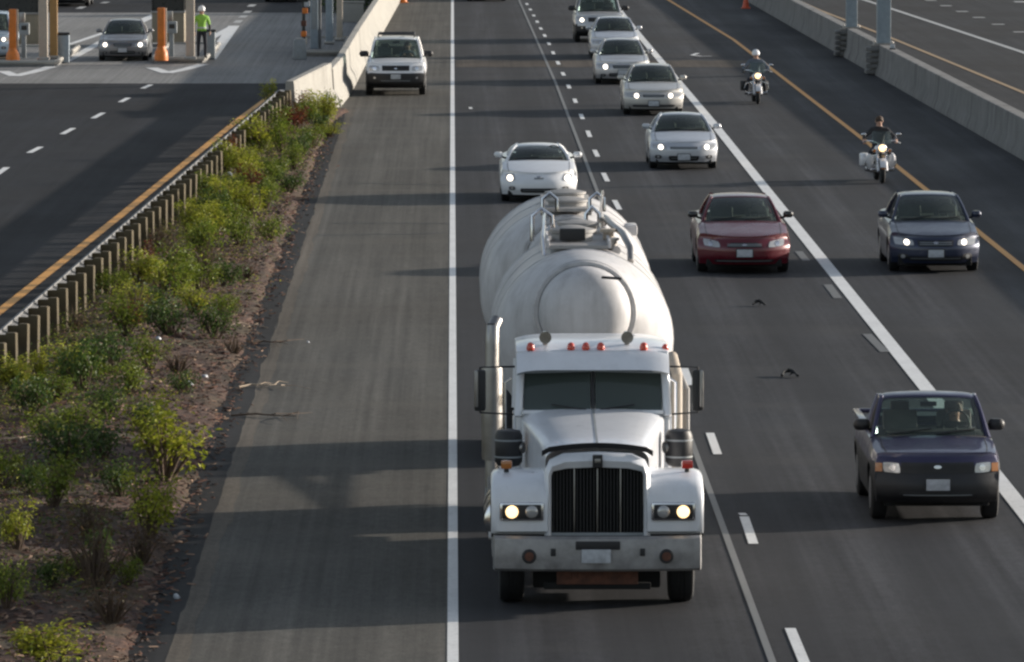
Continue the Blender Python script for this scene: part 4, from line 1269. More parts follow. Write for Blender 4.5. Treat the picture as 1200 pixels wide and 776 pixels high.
    if s['style'] == 'pickup':
        k = MB()
        zbd = topc(L - .6)
        for sx in (-1, 1): k.box((sx * (hw0 - .07), (rw + .12 + L - .06) / 2, zbd + .0), (.10, L - .18 - rw, .06), pk, bev=.02)
        k.box((0, L - .06, zbd), (W_ - .2, .07, .06), pk, bev=.02)
        k.box((0, rw + .16, zbd), (W_ - .2, .06, .06), pk, bev=.02)
        part(k, 'bed_rails')
        hb = MB(); hb.grid(lambda q, t: Vector((q * wbh * (1 - .06 * t), rw + .03, topc(rw) + t * .12)), lin(-1, 1, 8), lin(0, 1, 3), pk); part(hb, 'cab_back')
    return T, s

SUV = dict(L=4.8, W=1.92, fo=.86, wb=2.88, r=.37, zs=.29, lip=.98, top=[(0, .98), (.25, 1.05), (.7, 1.10), (1.25, 1.14), (3.2, 1.14), (4.6, 1.14), (4.8, 1.08)],
           ws0=1.22, ws1=1.92, rr=4.35, rw=4.72, zr=1.75, wbh=.80, wth=.66, bow=.26, nose=.92, style='suv',
           gz=[(.29, .14), (.42, .0), (.70, .0), (.74, .06), (.9, .10), (.98, .2)],
           head=[(.50, .76), (.83, .77), (.84, .94), (.52, .93)], bulb=(.66, .85, .07), grille=[(-.42, .76), (.42, .76), (.43, .94), (-.43, .94)],
           intake=[(-.5, .42), (.5, .42), (.5, .52), (-.5, .52)], fog=(.66, .56, .05), plate=.60, slat='plastic', mirror=(.15, .10), mirror_key='plastic')
COUPE_W = dict(L=4.33, W=1.80, fo=.93, wb=2.60, r=.315, zs=.18, paint='white', style='coupe', lip=.64, nose=.84, bow=.50,
               top=[(0, .64), (.3, .73), (.75, .84), (1.25, .93), (3.5, .98), (4.1, 1.0), (4.33, .9)], ws0=1.22, ws1=2.05, rr=2.95, rw=3.75, zr=1.265, wbh=.73, wth=.51,
               gz=[(.0, .14), (.18, .08), (.32, .0), (.46, .01), (.56, .07), (.64, .18)],
               head=[(.54, .52), (.76, .48), (.77, .655), (.58, .67)], bulb=(.67, .565, .078), grille=[(-.10, .545), (.10, .545), (.11, .575), (-.11, .575)], badge=.60,
               intake=[(-.42, .23), (.42, .23), (.44, .335), (-.44, .335)], fog=(.62, .33, .045), plate=None)
COUPE_S = dict(L=4.4, W=1.75, fo=.95, wb=2.62, paint='silverblue', style='coupe', zr=1.34, lip=.66, ws0=1.30, ws1=2.15, rr=3.1, rw=3.9, wth=.52, top=[(0, .66), (.35, .76), (.75, .83), (1.3, .92), (3.75, .96), (4.2, .98), (4.4, .9)],
               head=[(.42, .50), (.78, .53), (.79, .645), (.46, .63)], bulb=(.58, .575, .07), grille=[(-.34, .53), (.34, .53), (.34, .585), (-.34, .585)],
               intake=[(-.36, .23), (.36, .23), (.4, .36), (-.4, .36)], fog=(.64, .325, .05), plate=.33)
SED_A = dict(paint='champagne', L=4.75, W=1.80, top=[(0, .68), (.35, .79), (.75, .86), (1.35, .95), (3.85, 1.0), (4.5, 1.02), (4.75, .95)], ws0=1.32, ws1=2.15, rr=3.3, rw=4.05, zr=1.43,
             grille=[(-.30, .545), (.30, .545), (.32, .615), (-.32, .615)], bulb=(.50, .585, .075), head=[(.38, .52), (.80, .55), (.80, .66), (.40, .645)], fog=None, intake=[(-.62, .25), (.62, .25), (.62, .32), (-.62, .32)], plate=.36)
SED_B = dict(paint='silver', L=4.7, W=1.80, zr=1.42, grille=[(-.30, .53), (.30, .53), (.33, .63), (-.33, .63)], head=[(.42, .52), (.80, .53), (.80, .65), (.44, .63)], bulb=(.56, .58, .085),
             intake=[(-.45, .26), (.45, .26), (.45, .38), (-.45, .38)], fog=(.63, .3, .05), plate=.40)
TAURUS = dict(paint='maroon', L=5.0, W=1.86, fo=1.0, wb=2.76, zr=1.45, lip=.70, bow=.50, nose=.84, top=[(0, .70), (.35, .80), (.8, .88), (1.45, .98), (3.9, 1.0), (4.7, 1.02), (5, .93)], ws0=1.42, ws1=2.25, rr=3.45, rw=4.25, wbh=.76, wth=.57,
              head=[(.47, .53), (.79, .56), (.81, .70), (.50, .65)], bulb=(.66, .61, .06), lit=False, grille=[(-.36, .545), (.36, .545), (.26, .63), (-.26, .63)], grille_key='plastic', badge=.59,
              intake=[(-.6, .24), (.6, .24), (.6, .30), (-.6, .30)], fog=None, plate=.43, mirror_key='darkcar')
CAMRY = dict(paint='navy', L=4.85, W=1.82, zr=1.47, lip=.70, bow=.48, nose=.84, top=[(0, .70), (.35, .80), (.8, .88), (1.35, .97), (3.9, 1.02), (4.6, 1.04), (4.85, .96)], ws0=1.32, ws1=2.18, rr=3.4, rw=4.15, wbh=.75, wth=.57,
             head=[(.42, .55), (.80, .56), (.82, .71), (.45, .66)], bulb=(.57, .615, .06), grille=[(-.34, .54), (.34, .54), (.36, .65), (-.36, .65)], badge=.61,
             intake=[(-.55, .25), (.55, .25), (.55, .34), (-.55, .34)], fog=(.64, .33, .06), plate=.40, mirror_key='navy')
PICK = dict(paint='purple', L=4.7, W=1.72, fo=.78, wb=2.85, r=.345, zs=.27, lip=.86, style='pickup', bow=.24, nose=.92,
            top=[(0, .86), (.25, .94), (.7, .99), (1.25, 1.05), (2.6, 1.06), (2.75, 1.06), (4.5, 1.06), (4.7, 1.02)], ws0=1.18, ws1=1.78, rr=2.38, rw=2.56, zr=1.56, wbh=.75, wth=.62,
            gz=[(.27, .12), (.40, .0), (.60, .0), (.63, .06), (.8, .09), (.86, .17)], clad=.78, slat='plastic',
            head=[(.48, .66), (.70, .67), (.71, .80), (.50, .79)], bulb=(.59, .73, .05), lit=False, amber=(.76, .73, .045, .055), grille=[(-.47, .655), (.47, .655), (.47, .80), (-.47, .80)], badge=.745,
            intake=[(-.5, .34), (.5, .34), (.5, .42), (-.5, .42)], fog=None, plate=.52, mirror=(.115, .08), mirror_key='plastic')

CAR_SUV = car(464, 111, dict(SUV, paint='white', clad=.73, rack=True, lit=False, badge=.85), 'suv', 'white suv with black bumper and roof rack on the shoulder by the pale barrier', 'suv')
car(631, 235, COUPE_W, 'coupe', 'white low coupe with round lit headlights right behind the tank truck', 'car')
car(800, 197, COUPE_S, 'coupe', 'pale silver blue coupe with lit headlights just ahead of the line of silver cars', 'car')
car(765, 134, SED_A, 'sedan', 'champagne silver sedan with lit headlights between the silver blue coupe and a grey silver sedan', 'car')
car(729, 98, SED_B, 'sedan', 'grey silver sedan third from the front in the line of silver cars', 'car')
car(720, 68, dict(SED_A, paint='silverblue', lit=False, W=1.76), 'sedan', 'pale silver sedan mostly hidden between a silver suv and a grey silver sedan', 'car')
car(702, 49, dict(SUV, paint='silver', clad=.66, bulb=(.66, .85, .085)), 'suv', 'silver suv with lit headlights at the far end of the line of silver cars', 'suv')
car(870, 318, TAURUS, 'sedan', 'maroon sedan with white front plate in the middle lane right of the tank', 'car')
car(1093, 317, CAMRY, 'sedan', 'dark blue sedan with lit headlights beside the yellow line', 'car')
CAR_PICK = car(1094, 607, PICK, 'pickup_truck', 'dark purple blue pickup with black bumper on the wide white line at lower right', 'pickup')
car(145, 71, dict(SED_B, paint='greycar', L=4.5, W=1.78, bulb=(.62, .585, .085)), 'sedan', 'silver grey sedan with lit headlights coming out of the toll lane between two islands', 'car')
car(-16, 74, dict(SUV, paint='lightblue', rack=False), 'suv', 'light blue vehicle cut by the left edge behind the orange crash post', 'suv')
car(82, 7, dict(SED_B, paint='darkcar', lit=False), 'sedan', 'dark car beyond the tolls, only its wheels in view right of the brown post', 'car')
car(333, 2, dict(SED_A, paint='darkcar', lit=False), 'sedan', 'dark car beyond the toll plaza at the top edge left of the reflector post', 'car')
car(570, 1, dict(SED_A, paint='darkcar', lit=False), 'sedan', 'dark car at the top edge in the lane between white edge line and dashes', 'car')
# ------------------------------------------------------------ dry bulk tank truck and its trailer
def fork(mbx, nm, par, ang=40): return mbx.build(nm, par, ang)
pf = G(693.5, 704)
TX, TY = 1.69, pf.y
T = thing('tank_truck', 'white bulk tank truck with lit headlights and tall dark grille in the left lane', 'truck', (TX, TY, 0))
# front wheels
def big_wheel(par, x, y, w=.29, r=.51, dual=False):
    key = ('big', w, r)
    if key not in WHEELS:
        t = MB(); t.lathe([(r * .56, -w * .5), (r * .85, -w * .52), (r * .96, -w * .46), (r, -w * .34), (r, -w * .12), (r * .985, -w * .10), (r * .985, -w * .07), (r, -w * .05), (r, w * .05), (r * .985, w * .07), (r * .985, w * .10), (r, w * .12), (r, w * .34), (r * .96, w * .46), (r * .85, w * .52), (r * .56, w * .5)], (0, 0, 0), 'x', 'black', 36)
        m = MB(); m.lathe([(r * .57, -w * .48), (r * .53, -w * .4), (r * .46, -w * .1), (r * .25, -w * .05), (r * .22, -w * .3), (r * .22, w * .45), (r * .25, w * .12), (r * .46, w * .2), (r * .53, w * .4), (r * .57, w * .48)], (0, 0, 0), 'x', 'steel', 30)
        for k in range(10):
            a = 2 * math.pi * k / 10
            m.box((w * .14, math.cos(a) * r * .36, math.sin(a) * r * .36), (.03, .035, .035), 'chrome')
        WHEELS[key] = (t.mesh('truck_tyre_mesh', 40), m.mesh('truck_rim_mesh', 40))
    tm, rm = WHEELS[key]
    o = bpy.data.objects.new('wheel', tm); COL.objects.link(o); o.parent = par; o.location = (x, y, r)
    c = bpy.data.objects.new('rim', rm); COL.objects.link(c); c.parent = o
for sx in (-1, 1): big_wheel(T, sx * 1.0, 0)
for y in (8.9, 10.25):
    for sx in (-1, 1):
        for dx in (.74, 1.06): big_wheel(T, sx * dx, y, .26)
ch = MB()
for sx in (-1, 1): ch.box((sx * .42, 5.2, .86), (.09, 11.6, .26), 'plastic', bev=.01)
for y in (1.6, 3.4, 5.6, 7.4, 10.3): ch.box((0, y, .86), (.78, .1, .22), 'plastic')
fork(ch, 'chassis', T)
ax = MB(); ax.tube([(-.85, 0, .50), (-.45, 0, .40), (.45, 0, .40), (.85, 0, .50)], .075, 'rust', 8)
ax.box((0, .5, .50), (.55, .5, .34), 'under', bev=.05)
for y in (8.9, 10.25): ax.tube([(-.7, y, .51), (.7, y, .51)], .11, 'under', 10); ax.ball((0, y, .5), (.26, .3, .24), 'under')
fork(ax, 'axle', T)
# bumper
bm_ = MB()
def bump_y(x): return -1.08 + .12 * (abs(x) / 1.2) ** 3
xs = lin(-1.2, 1.2, 25)
prof = [(.04, .47), (0, .50), (-.015, .60), (-.015, .74), (0, .85), (.05, .88)]
bm_.grid(lambda x, k: (x, bump_y(x) + prof[k][0], prof[k][1]), xs, list(range(6)), 'bumpersteel')
bm_.grid(lambda x, k: (x, bump_y(x) + .07 + (.04 if k in (0,5) else 0), prof[k][1]), xs, list(range(6)), 'plastic')
for sx in (-1, 1): bm_.grid(lambda d, k: (sx * (1.2 + .02 * math.sin(d * 3.14)), bump_y(1.2) + prof[k][0] + d * .5, prof[k][1]), lin(0, 1, 6), list(range(6)), 'bumpersteel')
bumper = fork(bm_, 'bumper', T)
bd = MB()
for x, w in ((-.52, .06), (.52, .06)): bd.box((x, bump_y(x) - .016, .70), (w, .03, .09), 'plastic', bev=.01)
bd.box((0, bump_y(0) - .016, .78), (.52, .03, .10), 'plastic', bev=.015)
fork(bd, 'tow_hole', bumper)
pl = MB(); pl.box((-.02, bump_y(0) - .035, .655), (.34, .02, .16), 'plate', bev=.006); fork(pl, 'license_plate', T)
for sx in (-.80, .80):
    f = MB(); f.lathe([(.07, -.03), (.085, 0), (.085, .02)], (sx, bump_y(sx) - .02, .65), 'y', 'plastic', 16); f.lathe([(.05, -.035), (.06, -.02)], (sx, bump_y(sx) - .02, .65), 'y', 'rust', 16); fork(f, 'fog_light', T)
va = MB(); va.box((0, -.80, .42), (.95, .03, .26), 'rust', bev=.01)
for k in range(5): va.box((-.36 + k * .18, -.82, .44), (.10, .02, .16), 'rust', bev=.005)
va.box((0, -.78, .27), (1.25, .04, .08), 'under', bev=.01)
va.box((0, -.25, .30), (1.5, .3, .2), 'under', bev=.03); va.box((0, .7, .26), (1.1, .8, .16), 'under', bev=.04)
fork(va, 'valance', T)
# bonnet with grille shell
hz = curve([(-.80, 1.80), (-.70, 1.88), (-.3, 1.95), (.6, 2.03), (1.75, 2.12)])
hwid = curve([(-.80, .585), (-.70, .60), (0, .66), (1.75, .86)])
hb = MB()
prof2 = [(-1, .84), (-1, 1.2), (-1, 1.5), (-.99, 1.68)]
def hoodp(q, y):
    """q -1..1 runs over the top from side to side"""
    w = hwid(y); top = hz(y)
    a = q * math.pi / 2
    if abs(q) > .8:
        t = (abs(q) - .8) / .2
        x = w; z = (top - .17) * (1 - t) + (.95 + .25 * max(0, y) / 1.75) * t
    else:
        t = q / .8
        x = w * abs(math.sin(t * math.pi / 2)) ** .62; z = top - .17 + .17 * abs(math.cos(t * math.pi / 2)) ** .75
    return (math.copysign(x, q), y, z)
qs = [-1, -.9, -.8, -.74, -.66, -.55, -.42, -.28, -.14, 0, .14, .28, .42, .55, .66, .74, .8, .9, 1]
hb.grid(hoodp, qs, lin(-.66, 1.75, 16), 'truckwhite')
hb.grid(lambda k, y: (k, y, hoodp(0, y)[2] + .004), [-.012, .012], lin(-.62, 1.7, 14), 'greybox')
fork(hb, 'hood', T, 50)
gs = MB()
# shell: ring around the grille opening
out = [(-.62, .84), (-.62, 1.60), (-.56, 1.74), (-.40, 1.815), (0, 1.835), (.40, 1.815), (.56, 1.74), (.62, 1.60), (.62, .84)]
inn = [(-.54, .84), (-.54, 1.56), (-.52, 1.62), (-.36, 1.655), (0, 1.67), (.36, 1.655), (.52, 1.62), (.54, 1.56), (.54, .84)]
n = len(out)
vs = [(x, -.82, z) for x, z in inn] + [(x * .99, -.86, z) for x, z in [((a[0] + b[0]) / 2, (a[1] + b[1]) / 2) for a, b in zip(out, inn)]] + [(x, -.80, z) for x, z in out] + [(x, -.55, z) for x, z in out] + [(x, -.72, z) for x, z in inn]
fs = []
for a, b in ((4, 0), (0, 1), (1, 2), (2, 3)):
    for i in range(n - 1): fs.append([a * n + i, a * n + i + 1, b * n + i + 1, b * n + i])
gs.add(vs, fs, 'truckwhite'); fork(gs, 'grille_surround', T, 60)
gr = MB(); gr.box((0, -.70, 1.25), (1.07, .04, .84), 'under')
for k in range(27):
    x = -.51 + k * 1.02 / 26; gr.box((x, -.745, 1.25), (.012, .03, .80), 'plastic')
for x in (-.27, 0, .27): gr.box((x, -.765, 1.25), (.016, .035, .80), 'steel', bev=.004)
gr.box((0, -.77, .87), (1.14, .05, .05), 'greybox', bev=.01)
fork(gr, 'grille', T)
em = MB(); em.box((0, -.875, 1.745), (.12, .03, .15), 'plastic', bev=.012); em.box((0, -.885, 1.75), (.07, .03, .05), 'steel', bev=.008); fork(em, 'emblem', T)
bdf = MB()
bdf.grid(lambda x, t: (x, -.80 + .05 * (abs(x) / .65) ** 2 - .03 * t, 1.90 - .07 * (abs(x) / .65) ** 2 - .01 + .065 * t - (.03 if abs(x) > .6 else 0)), lin(-.65, .65, 17), lin(0, 1, 3), 'plastic')
bdf.grid(lambda x, t: (x, -.78 + .05 * (abs(x) / .65) ** 2 - .03 * t, 1.90 - .07 * (abs(x) / .65) ** 2 - .01 + .065 * t - (.03 if abs(x) > .6 else 0)), lin(-.65, .65, 17), lin(0, 1, 3), 'plastic')
fork(bdf, 'bug_deflector', T)
# fenders
for sx in (-1, 1):
    f = MB()
    pr = [(-.80, .88), (-.86, .92), (-.87, 1.10), (-.86, 1.30), (-.80, 1.44), (-.66, 1.52), (-.40, 1.58), (0, 1.58), (.35, 1.52), (.62, 1.36), (.78, 1.10), (.84, .82)]
    xs_ = [.58, .64, .75, .9, 1.05, 1.15, 1.21, 1.24]
    drop = {1.15: .01, 1.21: .035, 1.24: .085}
    def fp(x, k):
        y, z = pr[k]; d = drop.get(x, 0)
        cx, cz = 0.0, 1.0
        return (sx * x, y + (cx - y) * d * .5, z + (cz - z) * d * 1.2)
    f.grid(fp, xs_, list(range(len(pr))), 'truckwhite')
    # outer lip turned down
    f.grid(lambda k, d: (sx * (1.24 + .004 * d), fp(1.24, k)[1] * (1 - .10 * d), fp(1.24, k)[2] - (.10 * d if 3 < k < 10 else .02 * d) * 1.0), list(range(len(pr))), [0, 1], 'truckwhite')
    f.grid(lambda x, k: (fp(x, k)[0], fp(x, k)[1] * .93, fp(x, k)[2] - .05), xs_, list(range(len(pr))), 'under')
    fork(f, 'fender', T, 50)
    h = MB(); xc = .885 if sx > 0 else .885
    h.box((sx * .885, -.875, 1.155), (.52, .06, .22), 'chrome', bev=.03)
    h.box((sx * .885, -.902, 1.155), (.46, .02, .17), 'plastic', bev=.02)
    hl = fork(h, 'headlight', T)
    b = MB(); b.lathe([(.03, -.955), (.058, -.945), (.072, -.92), (.078, -.90)], (sx * 1.0, 0, 1.155), 'y', 'lamp_warm', 22); fork(b, 'bulb', hl)
    b = MB(); b.lathe([(.03, -.935), (.062, -.928), (.075, -.912), (.08, -.90)], (sx * .77, 0, 1.155), 'y', 'lens', 20); fork(b, 'dim_lamp', hl)
    i = MB(); i.lathe([(.03, 0), (.03, .05)], (sx * 1.06, -.42, 1.57), 'z', 'plastic', 10); i.box((sx * 1.06, -.42, 1.66), (.13, .09, .10), 'redlens' if sx > 0 else 'amber', bev=.02); fork(i, 'turn_signal', T)
# cab
cb = MB()
cz0, cz1 = .95, 2.80
def cabx(z): return .95 - .05 * max(0, z - 2.0) / .8
cb.box((0, 2.9, 1.5), (1.86, 2.2, 1.15), 'truckwhite', bev=.05)
# frame around the windshield
def wsy(z): return 1.70 + (z - 2.08) * .42
def cabring(pts, key): cb.tube(pts, .05, key, 8)
for sx in (-1, 1):
    cb.tube([(sx * .90, wsy(2.02) + .10, 2.02), (sx * .89, wsy(2.3) + .08, 2.3), (sx * .87, wsy(2.62) + .06, 2.62)], .052, 'truckwhite', 8)
    cb.tube([(sx * .92, 2.95, 2.02), (sx * .90, 2.98, 2.62)], .05, 'truckwhite', 8)
    cb.add([(sx * .93, 2.98, 2.02), (sx * .93, 3.98, 2.02), (sx * .90, 3.98, 2.66), (sx * .90, 2.98, 2.66)], [[0, 1, 2, 3]], 'truckwhite')
cb.add([(-.93, 3.99, 2.02), (.93, 3.99, 2.02), (.90, 3.99, 2.66), (-.90, 3.99, 2.66)], [[0, 1, 2, 3]], 'truckwhite')
cb.box((0, wsy(2.07) + .04, 2.075), (1.70, .06, .05), 'truckwhite', bev=.015)
cb.box((0, wsy(2.33) - .005, 2.33), (.035, .03, .52), 'plastic', rot=(-.40, 0, 0))
fork(cb, 'cab', T, 50)
rf = MB()
rf.grid(lambda q, t: (q * .92, 1.98 + t * 2.05, 2.84 + .05 * math.sin(math.pi * min(1, t * 1.2)) - .06 * abs(q) ** 6 - .04 * max(0, .12 - t) / .12), [-1, -.96, -.85] + lin(-.7, .7, 9) + [.85, .96, 1], [0, .04, .1, .2, .4, .6, .8, .95, 1], 'truckwhite')
rf.box((0, 3.02, 2.70), (1.84, 2.02, .20), 'truckwhite', bev=.05)
fork(rf, 'roof', T, 50)
vi = MB()
vi.grid(lambda q, t: (q * .92, 1.99 - .30 * t - .03 * (1 - q * q) * t, 2.80 - .21 * t ** 1.2 - .05 * abs(q) ** 8), [-1, -.96, -.88] + lin(-.75, .75, 9) + [.88, .96, 1], lin(0, 1, 6), 'truckwhite')
vi.grid(lambda q, t: (q * .915, 2.0 - .29 * t - .03 * (1 - q * q) * t, 2.78 - .21 * t ** 1.2 - .05 * abs(q) ** 8), [-1, -.9, 0, .9, 1], lin(0, 1, 4), 'greybox')
fork(vi, 'sun_visor', T, 50)
for sx in (-1, 1):
    g = MB(); g.grid(lambda u, z: (sx * (.03 + .80 * u), wsy(z) + .10 * (u ** 2) - .005, z), lin(0, 1, 6), lin(2.09, 2.60, 5), 'darkglass'); fork(g, 'windshield', T)
    g = MB(); g.grid(lambda u, z: (sx * (.925 - .02 * (z - 2)), 2.02 + u * .88 + .2 * (z - 2.05) * (1 - u), z), lin(0, 1, 5), lin(2.03, 2.60, 4), 'darkglass'); fork(g, 'side_window', T)
    d = MB(); d.box((sx * .945, 2.45, 1.48), (.03, .92, 1.02), 'truckwhite', bev=.012); dd = fork(d, 'door', T)
    d = MB(); d.box((sx * .968, 2.75, 1.75), (.025, .14, .04), 'chrome', bev=.008); fork(d, 'handle', dd)
    w = MB(); w.tube([(sx * .10, wsy(2.1) - .03, 2.11), (sx * .5, wsy(2.15) - .02, 2.17)], .01, 'plastic', 5); w.tube([(sx * .07, wsy(2.1) - .04, 2.08), (sx * .11, wsy(2.1) - .03, 2.12)], .02, 'plastic', 6); fork(w, 'wiper', T)
    m = MB(); y = 1.95; xm = 1.36 if sx < 0 else 1.27
    m.box((sx * xm, y, 2.32), (.14, .09, .50), 'plastic', bev=.035)
    m.box((sx * (xm + .045), y - .02, 2.34), (.045, .10, .44), 'steel', bev=.015)
    m.tube([(sx * .94, y + .1, 2.60), (sx * xm, y, 2.60), (sx * xm, y, 2.05), (sx * .95, y + .1, 2.02)], .014, 'plastic', 6)
    mo = fork(m, 'mirror', T)
    g = MB(); g.box((sx * xm, y + .048, 2.32), (.11, .008, .42), 'chrome', bev=.003); fork(g, 'mirror_glass', mo)
    a = MB(); a.lathe([(.05, 1.46), (.13, 1.48), (.165, 1.53), (.165, 1.84), (.14, 1.90), (.05, 1.92)], (sx * 1.02, 1.25, 0), 'z', 'plastic', 24)
    a.lathe([(.168, 1.58), (.168, 1.60)], (sx * 1.02, 1.25, 0), 'z', 'greybox', 24); a.lathe([(.168, 1.78), (.168, 1.80)], (sx * 1.02, 1.25, 0), 'z', 'greybox', 24)
    a.tube([(sx * .84, 1.2, 1.70), (sx * .98, 1.25, 1.70)], .07, 'steel', 10); fork(a, 'air_cleaner', T)
    ft = MB(); ft.lathe([(.28, 2.15), (.33, 2.18), (.33, 4.0), (.28, 4.03)], (sx * .98, 0, .70), 'y', 'chrome', 24)
    for yy in (2.6, 3.5): ft.lathe([(.338, yy), (.338, yy + .05)], (sx * .98, 0, .70), 'y', 'plastic', 24)
    fork(ft, 'fuel_tank', T)
    tb = MB(); tb.box((sx * .98, 5.8, .72), (.56, 3.3, .66), 'tankgrey', bev=.03)  # side boxes added to close a sunlit gap in the truck's shadow
    for yy in (5.0, 5.8, 6.6): tb.box((sx * 1.268, yy, .74), (.012, .70, .5), 'greybox', bev=.004)
    fork(tb, 'shadow_fill_box', T)
    s_ = MB(); s_.box((sx * 1.0, 1.55, .66), (.44, 1.1, .52), 'tankgrey', bev=.02); s_.box((sx * 1.10, 1.75, .95), (.26, .4, .05), 'steel', bev=.01); s_.box((sx * 1.23, 1.55, .60), (.06, .6, .03), 'steel', bev=.005); fork(s_, 'step', T)  # step box made deep to block sun streaks in the truck's shadow
    gh = MB(); gh.tube([(sx * 1.02, 3.2, 1.3), (sx * 1.05, 3.2, 1.35), (sx * 1.05, 3.25, 2.3), (sx * .97, 3.25, 2.35)], .018, 'chrome', 7); fork(gh, 'grab_handle', T)
    mf = MB(); mf.box((sx * .9, 10.95, .62), (.62, .02, .8), 'black', bev=.005); fork(mf, 'mud_flap', T)
# interior of the cab
it = MB()
for sx in (-1, 1):
    it.box((sx * .45, 3.0, 1.95), (.5, .16, .7), 'seat', bev=.06); it.box((sx * .45, 3.03, 2.38), (.26, .1, .18), 'seat', bev=.04)
fork(it, 'seat', T)
st = MB(); st.torus((.45, 2.25, 2.08), .23, .016, 'y', 'plastic', 24, 7); st.box((.45, 2.25, 2.08), (.42, .02, .05), 'plastic', bev=.01); fork(st, 'steering_wheel', T)
# marker lamps, horns, stack
for x in (-.75, -.26, -.08, .10, .62):
    l = MB(); l.lathe([(.046, 0), (.05, .04), (.036, .08), (.015, .095)], (x, 2.03, 2.80), 'z', 'markred', 14); fork(l, 'marker_light', T)
l = MB(); l.lathe([(.04, 0), (.045, .04), (.02, .08)], (.885, 2.2, 2.78), 'z', 'markred', 12); fork(l, 'marker_light', T)
for x in (-.57, .42):
    h = MB(); h.lathe([(.075, 2.0), (.06, 2.04), (.035, 2.15), (.022, 2.5), (.03, 2.62)], (x, 0, 2.955), 'y', 'chrome', 16)
    h.box((x, 2.2, 2.90), (.06, .06, .09), 'steel', bev=.01); h.box((x, 2.5, 2.90), (.06, .06, .09), 'steel', bev=.01); fork(h, 'air_horn', T)
e = MB(); e.tube([(-1.20, 4.25, .9), (-1.20, 4.25, 2.70), (-1.19, 4.26, 2.90), (-1.14, 4.36, 2.98)], [.085, .085, .08, .075], 'steel', 16)
e.lathe([(.125, 1.25), (.13, 1.3), (.13, 2.35), (.125, 2.4)], (-1.20, 4.25, 0), 'z', 'steel', 20)
e.lathe([(.06, 2.85), (.06, 3.05)], (-1.20, 4.25, -.1), 'z', 'plastic', 10)
fork(e, 'exhaust_stack', T)
hs = MB(); hs.tube([(1.10, 4.3, .9), (1.10, 4.3, 2.3), (1.05, 4.6, 2.5), (.9, 5.2, 2.4)], .07, 'beige', 10)
hs.tube([(1.22, 4.5, 1.0), (1.22, 4.5, 2.1), (1.15, 4.9, 2.25)], .045, 'tankgrey', 8)
fork(hs, 'hose', T)
bw = MB(); bw.box((0, 4.9, 1.35), (1.4, .6, .5), 'tankgrey', bev=.05); bw.lathe([(.25, 4.65), (.25, 5.2)], (.5, 0, 1.75), 'y', 'steel', 18); fork(bw, 'blower', T)

# the tank shell: cylinder whose ends taper upwards to a small domed head
def tank_shell(par, y0, y1, Rt, cz, cx=0, front=True):
    """tapered front cone from y0 to the cylinder, eccentric so that its top stays high"""
    k = MB(); rs = .66
    up = Rt - rs - .05
    ringsF = [(.02, y0 - .62, up), (.16, y0 - .615, up), (.30, y0 - .59, up), (.41, y0 - .54, up), (.50, y0 - .46, up), (.56, y0 - .36, up), (.585, y0 - .22, up), (.59, y0 - .04, up)]
    k.lathe([(r_, y) for r_, y, e in ringsF], (cx, 0, cz), 'y', 'tank', 44, ecc=[e for r_, y, e in ringsF])
    o1 = k.build('tank_head', par, 40)
    k = MB(); k.lathe([(.58, y0 - .03), (.60, y0 - .06), (.655, y0 - .06), (.68, y0 - .03), (.68, y0 + .05)], (cx, 0, cz), 'y', 'tankflange_shade', 44, ecc=[up, up, up - .02, up - .03, up - .03]); k.build('flange', par, 40)
    k = MB(); L0, L1 = y0 + .04, y1
    yc = y0 + 1.15
    rings = [(.66, L0, up)]
    for t in lin(.15, 1, 7):
        rings.append((.66 + (Rt - .66) * math.sin(t * math.pi / 2) ** .9, L0 + (yc - L0) * t, up * (1 - math.sin(t * math.pi / 2) ** .9)))
    rings += [(Rt, y) for y in ()]
    ymid = [yc + (y1 - 1.0 - yc) * t for t in (.33, .66, 1)]
    rings += [(Rt, y, 0) for y in ymid]
    for t in lin(.15, 1, 7):
        rings.append((Rt - (Rt - .7) * t ** 1.6, y1 - 1.0 + 1.0 * t, up * .9 * t ** 1.6))
    rings.append((.3, y1 + .12, up * .9)); rings.append((.02, y1 + .15, up * .9))
    k.lathe([(r_, y) for r_, y, e in rings], (cx, 0, cz), 'y', 'tank', 56, ecc=[e for r_, y, e in rings])
    # weld seams
    for y in (yc + .02, (yc + y1 - 1) / 2, y1 - 1.02):
        k.lathe([(Rt + .006, y), (Rt + .010, y + .02), (Rt + .006, y + .04)], (cx, 0, cz), 'y', 'tank', 56)
    o2 = k.build('tank_body', par, 40)
    ho = MB(); ym = (y0 + y1) / 2
    for yy in ((ym - (y1 - y0) * .18, ym + (y1 - y0) * .20) if y0 > 3 else (ym + 1.5,)):
        ho.lathe([(.16, -1.55), (.18, -1.4), (.95, -.55), (1.02, -.3)], (cx, yy, cz), 'z', 'tank', 30)
    ho.build('hopper', par, 40)
    return o1, o2
RT, CZ = 1.17, 2.44
def skirt_frame(par, y0, y1, cx=0):
    f = MB()
    for sx in (-1, 1):
        f.box((cx + sx * .75, (y0 + y1) / 2, 1.12), (.12, y1 - y0, .22), 'tank', bev=.02)
        for y in lin(y0 + .3, y1 - .3, 4): f.box((cx + sx * .78, y, 1.42), (.10, .12, .55), 'tank', bev=.02)
    f.build('support_frame', par)
tank_shell(T, 6.75, 11.9, RT, CZ)
skirt_frame(T, 6.6, 10.9)
zt_ = CZ + RT
wk = MB(); wk.box((-.05, 9.6, zt_ + .015), (.78, 2.9, .05), 'tankgrey', bev=.012)
for sx in (-1, 1): wk.box((-.05 + sx * .40, 9.6, zt_ + .05), (.04, 2.9, .10), 'tank', bev=.01)
fork(wk, 'walkway', T)
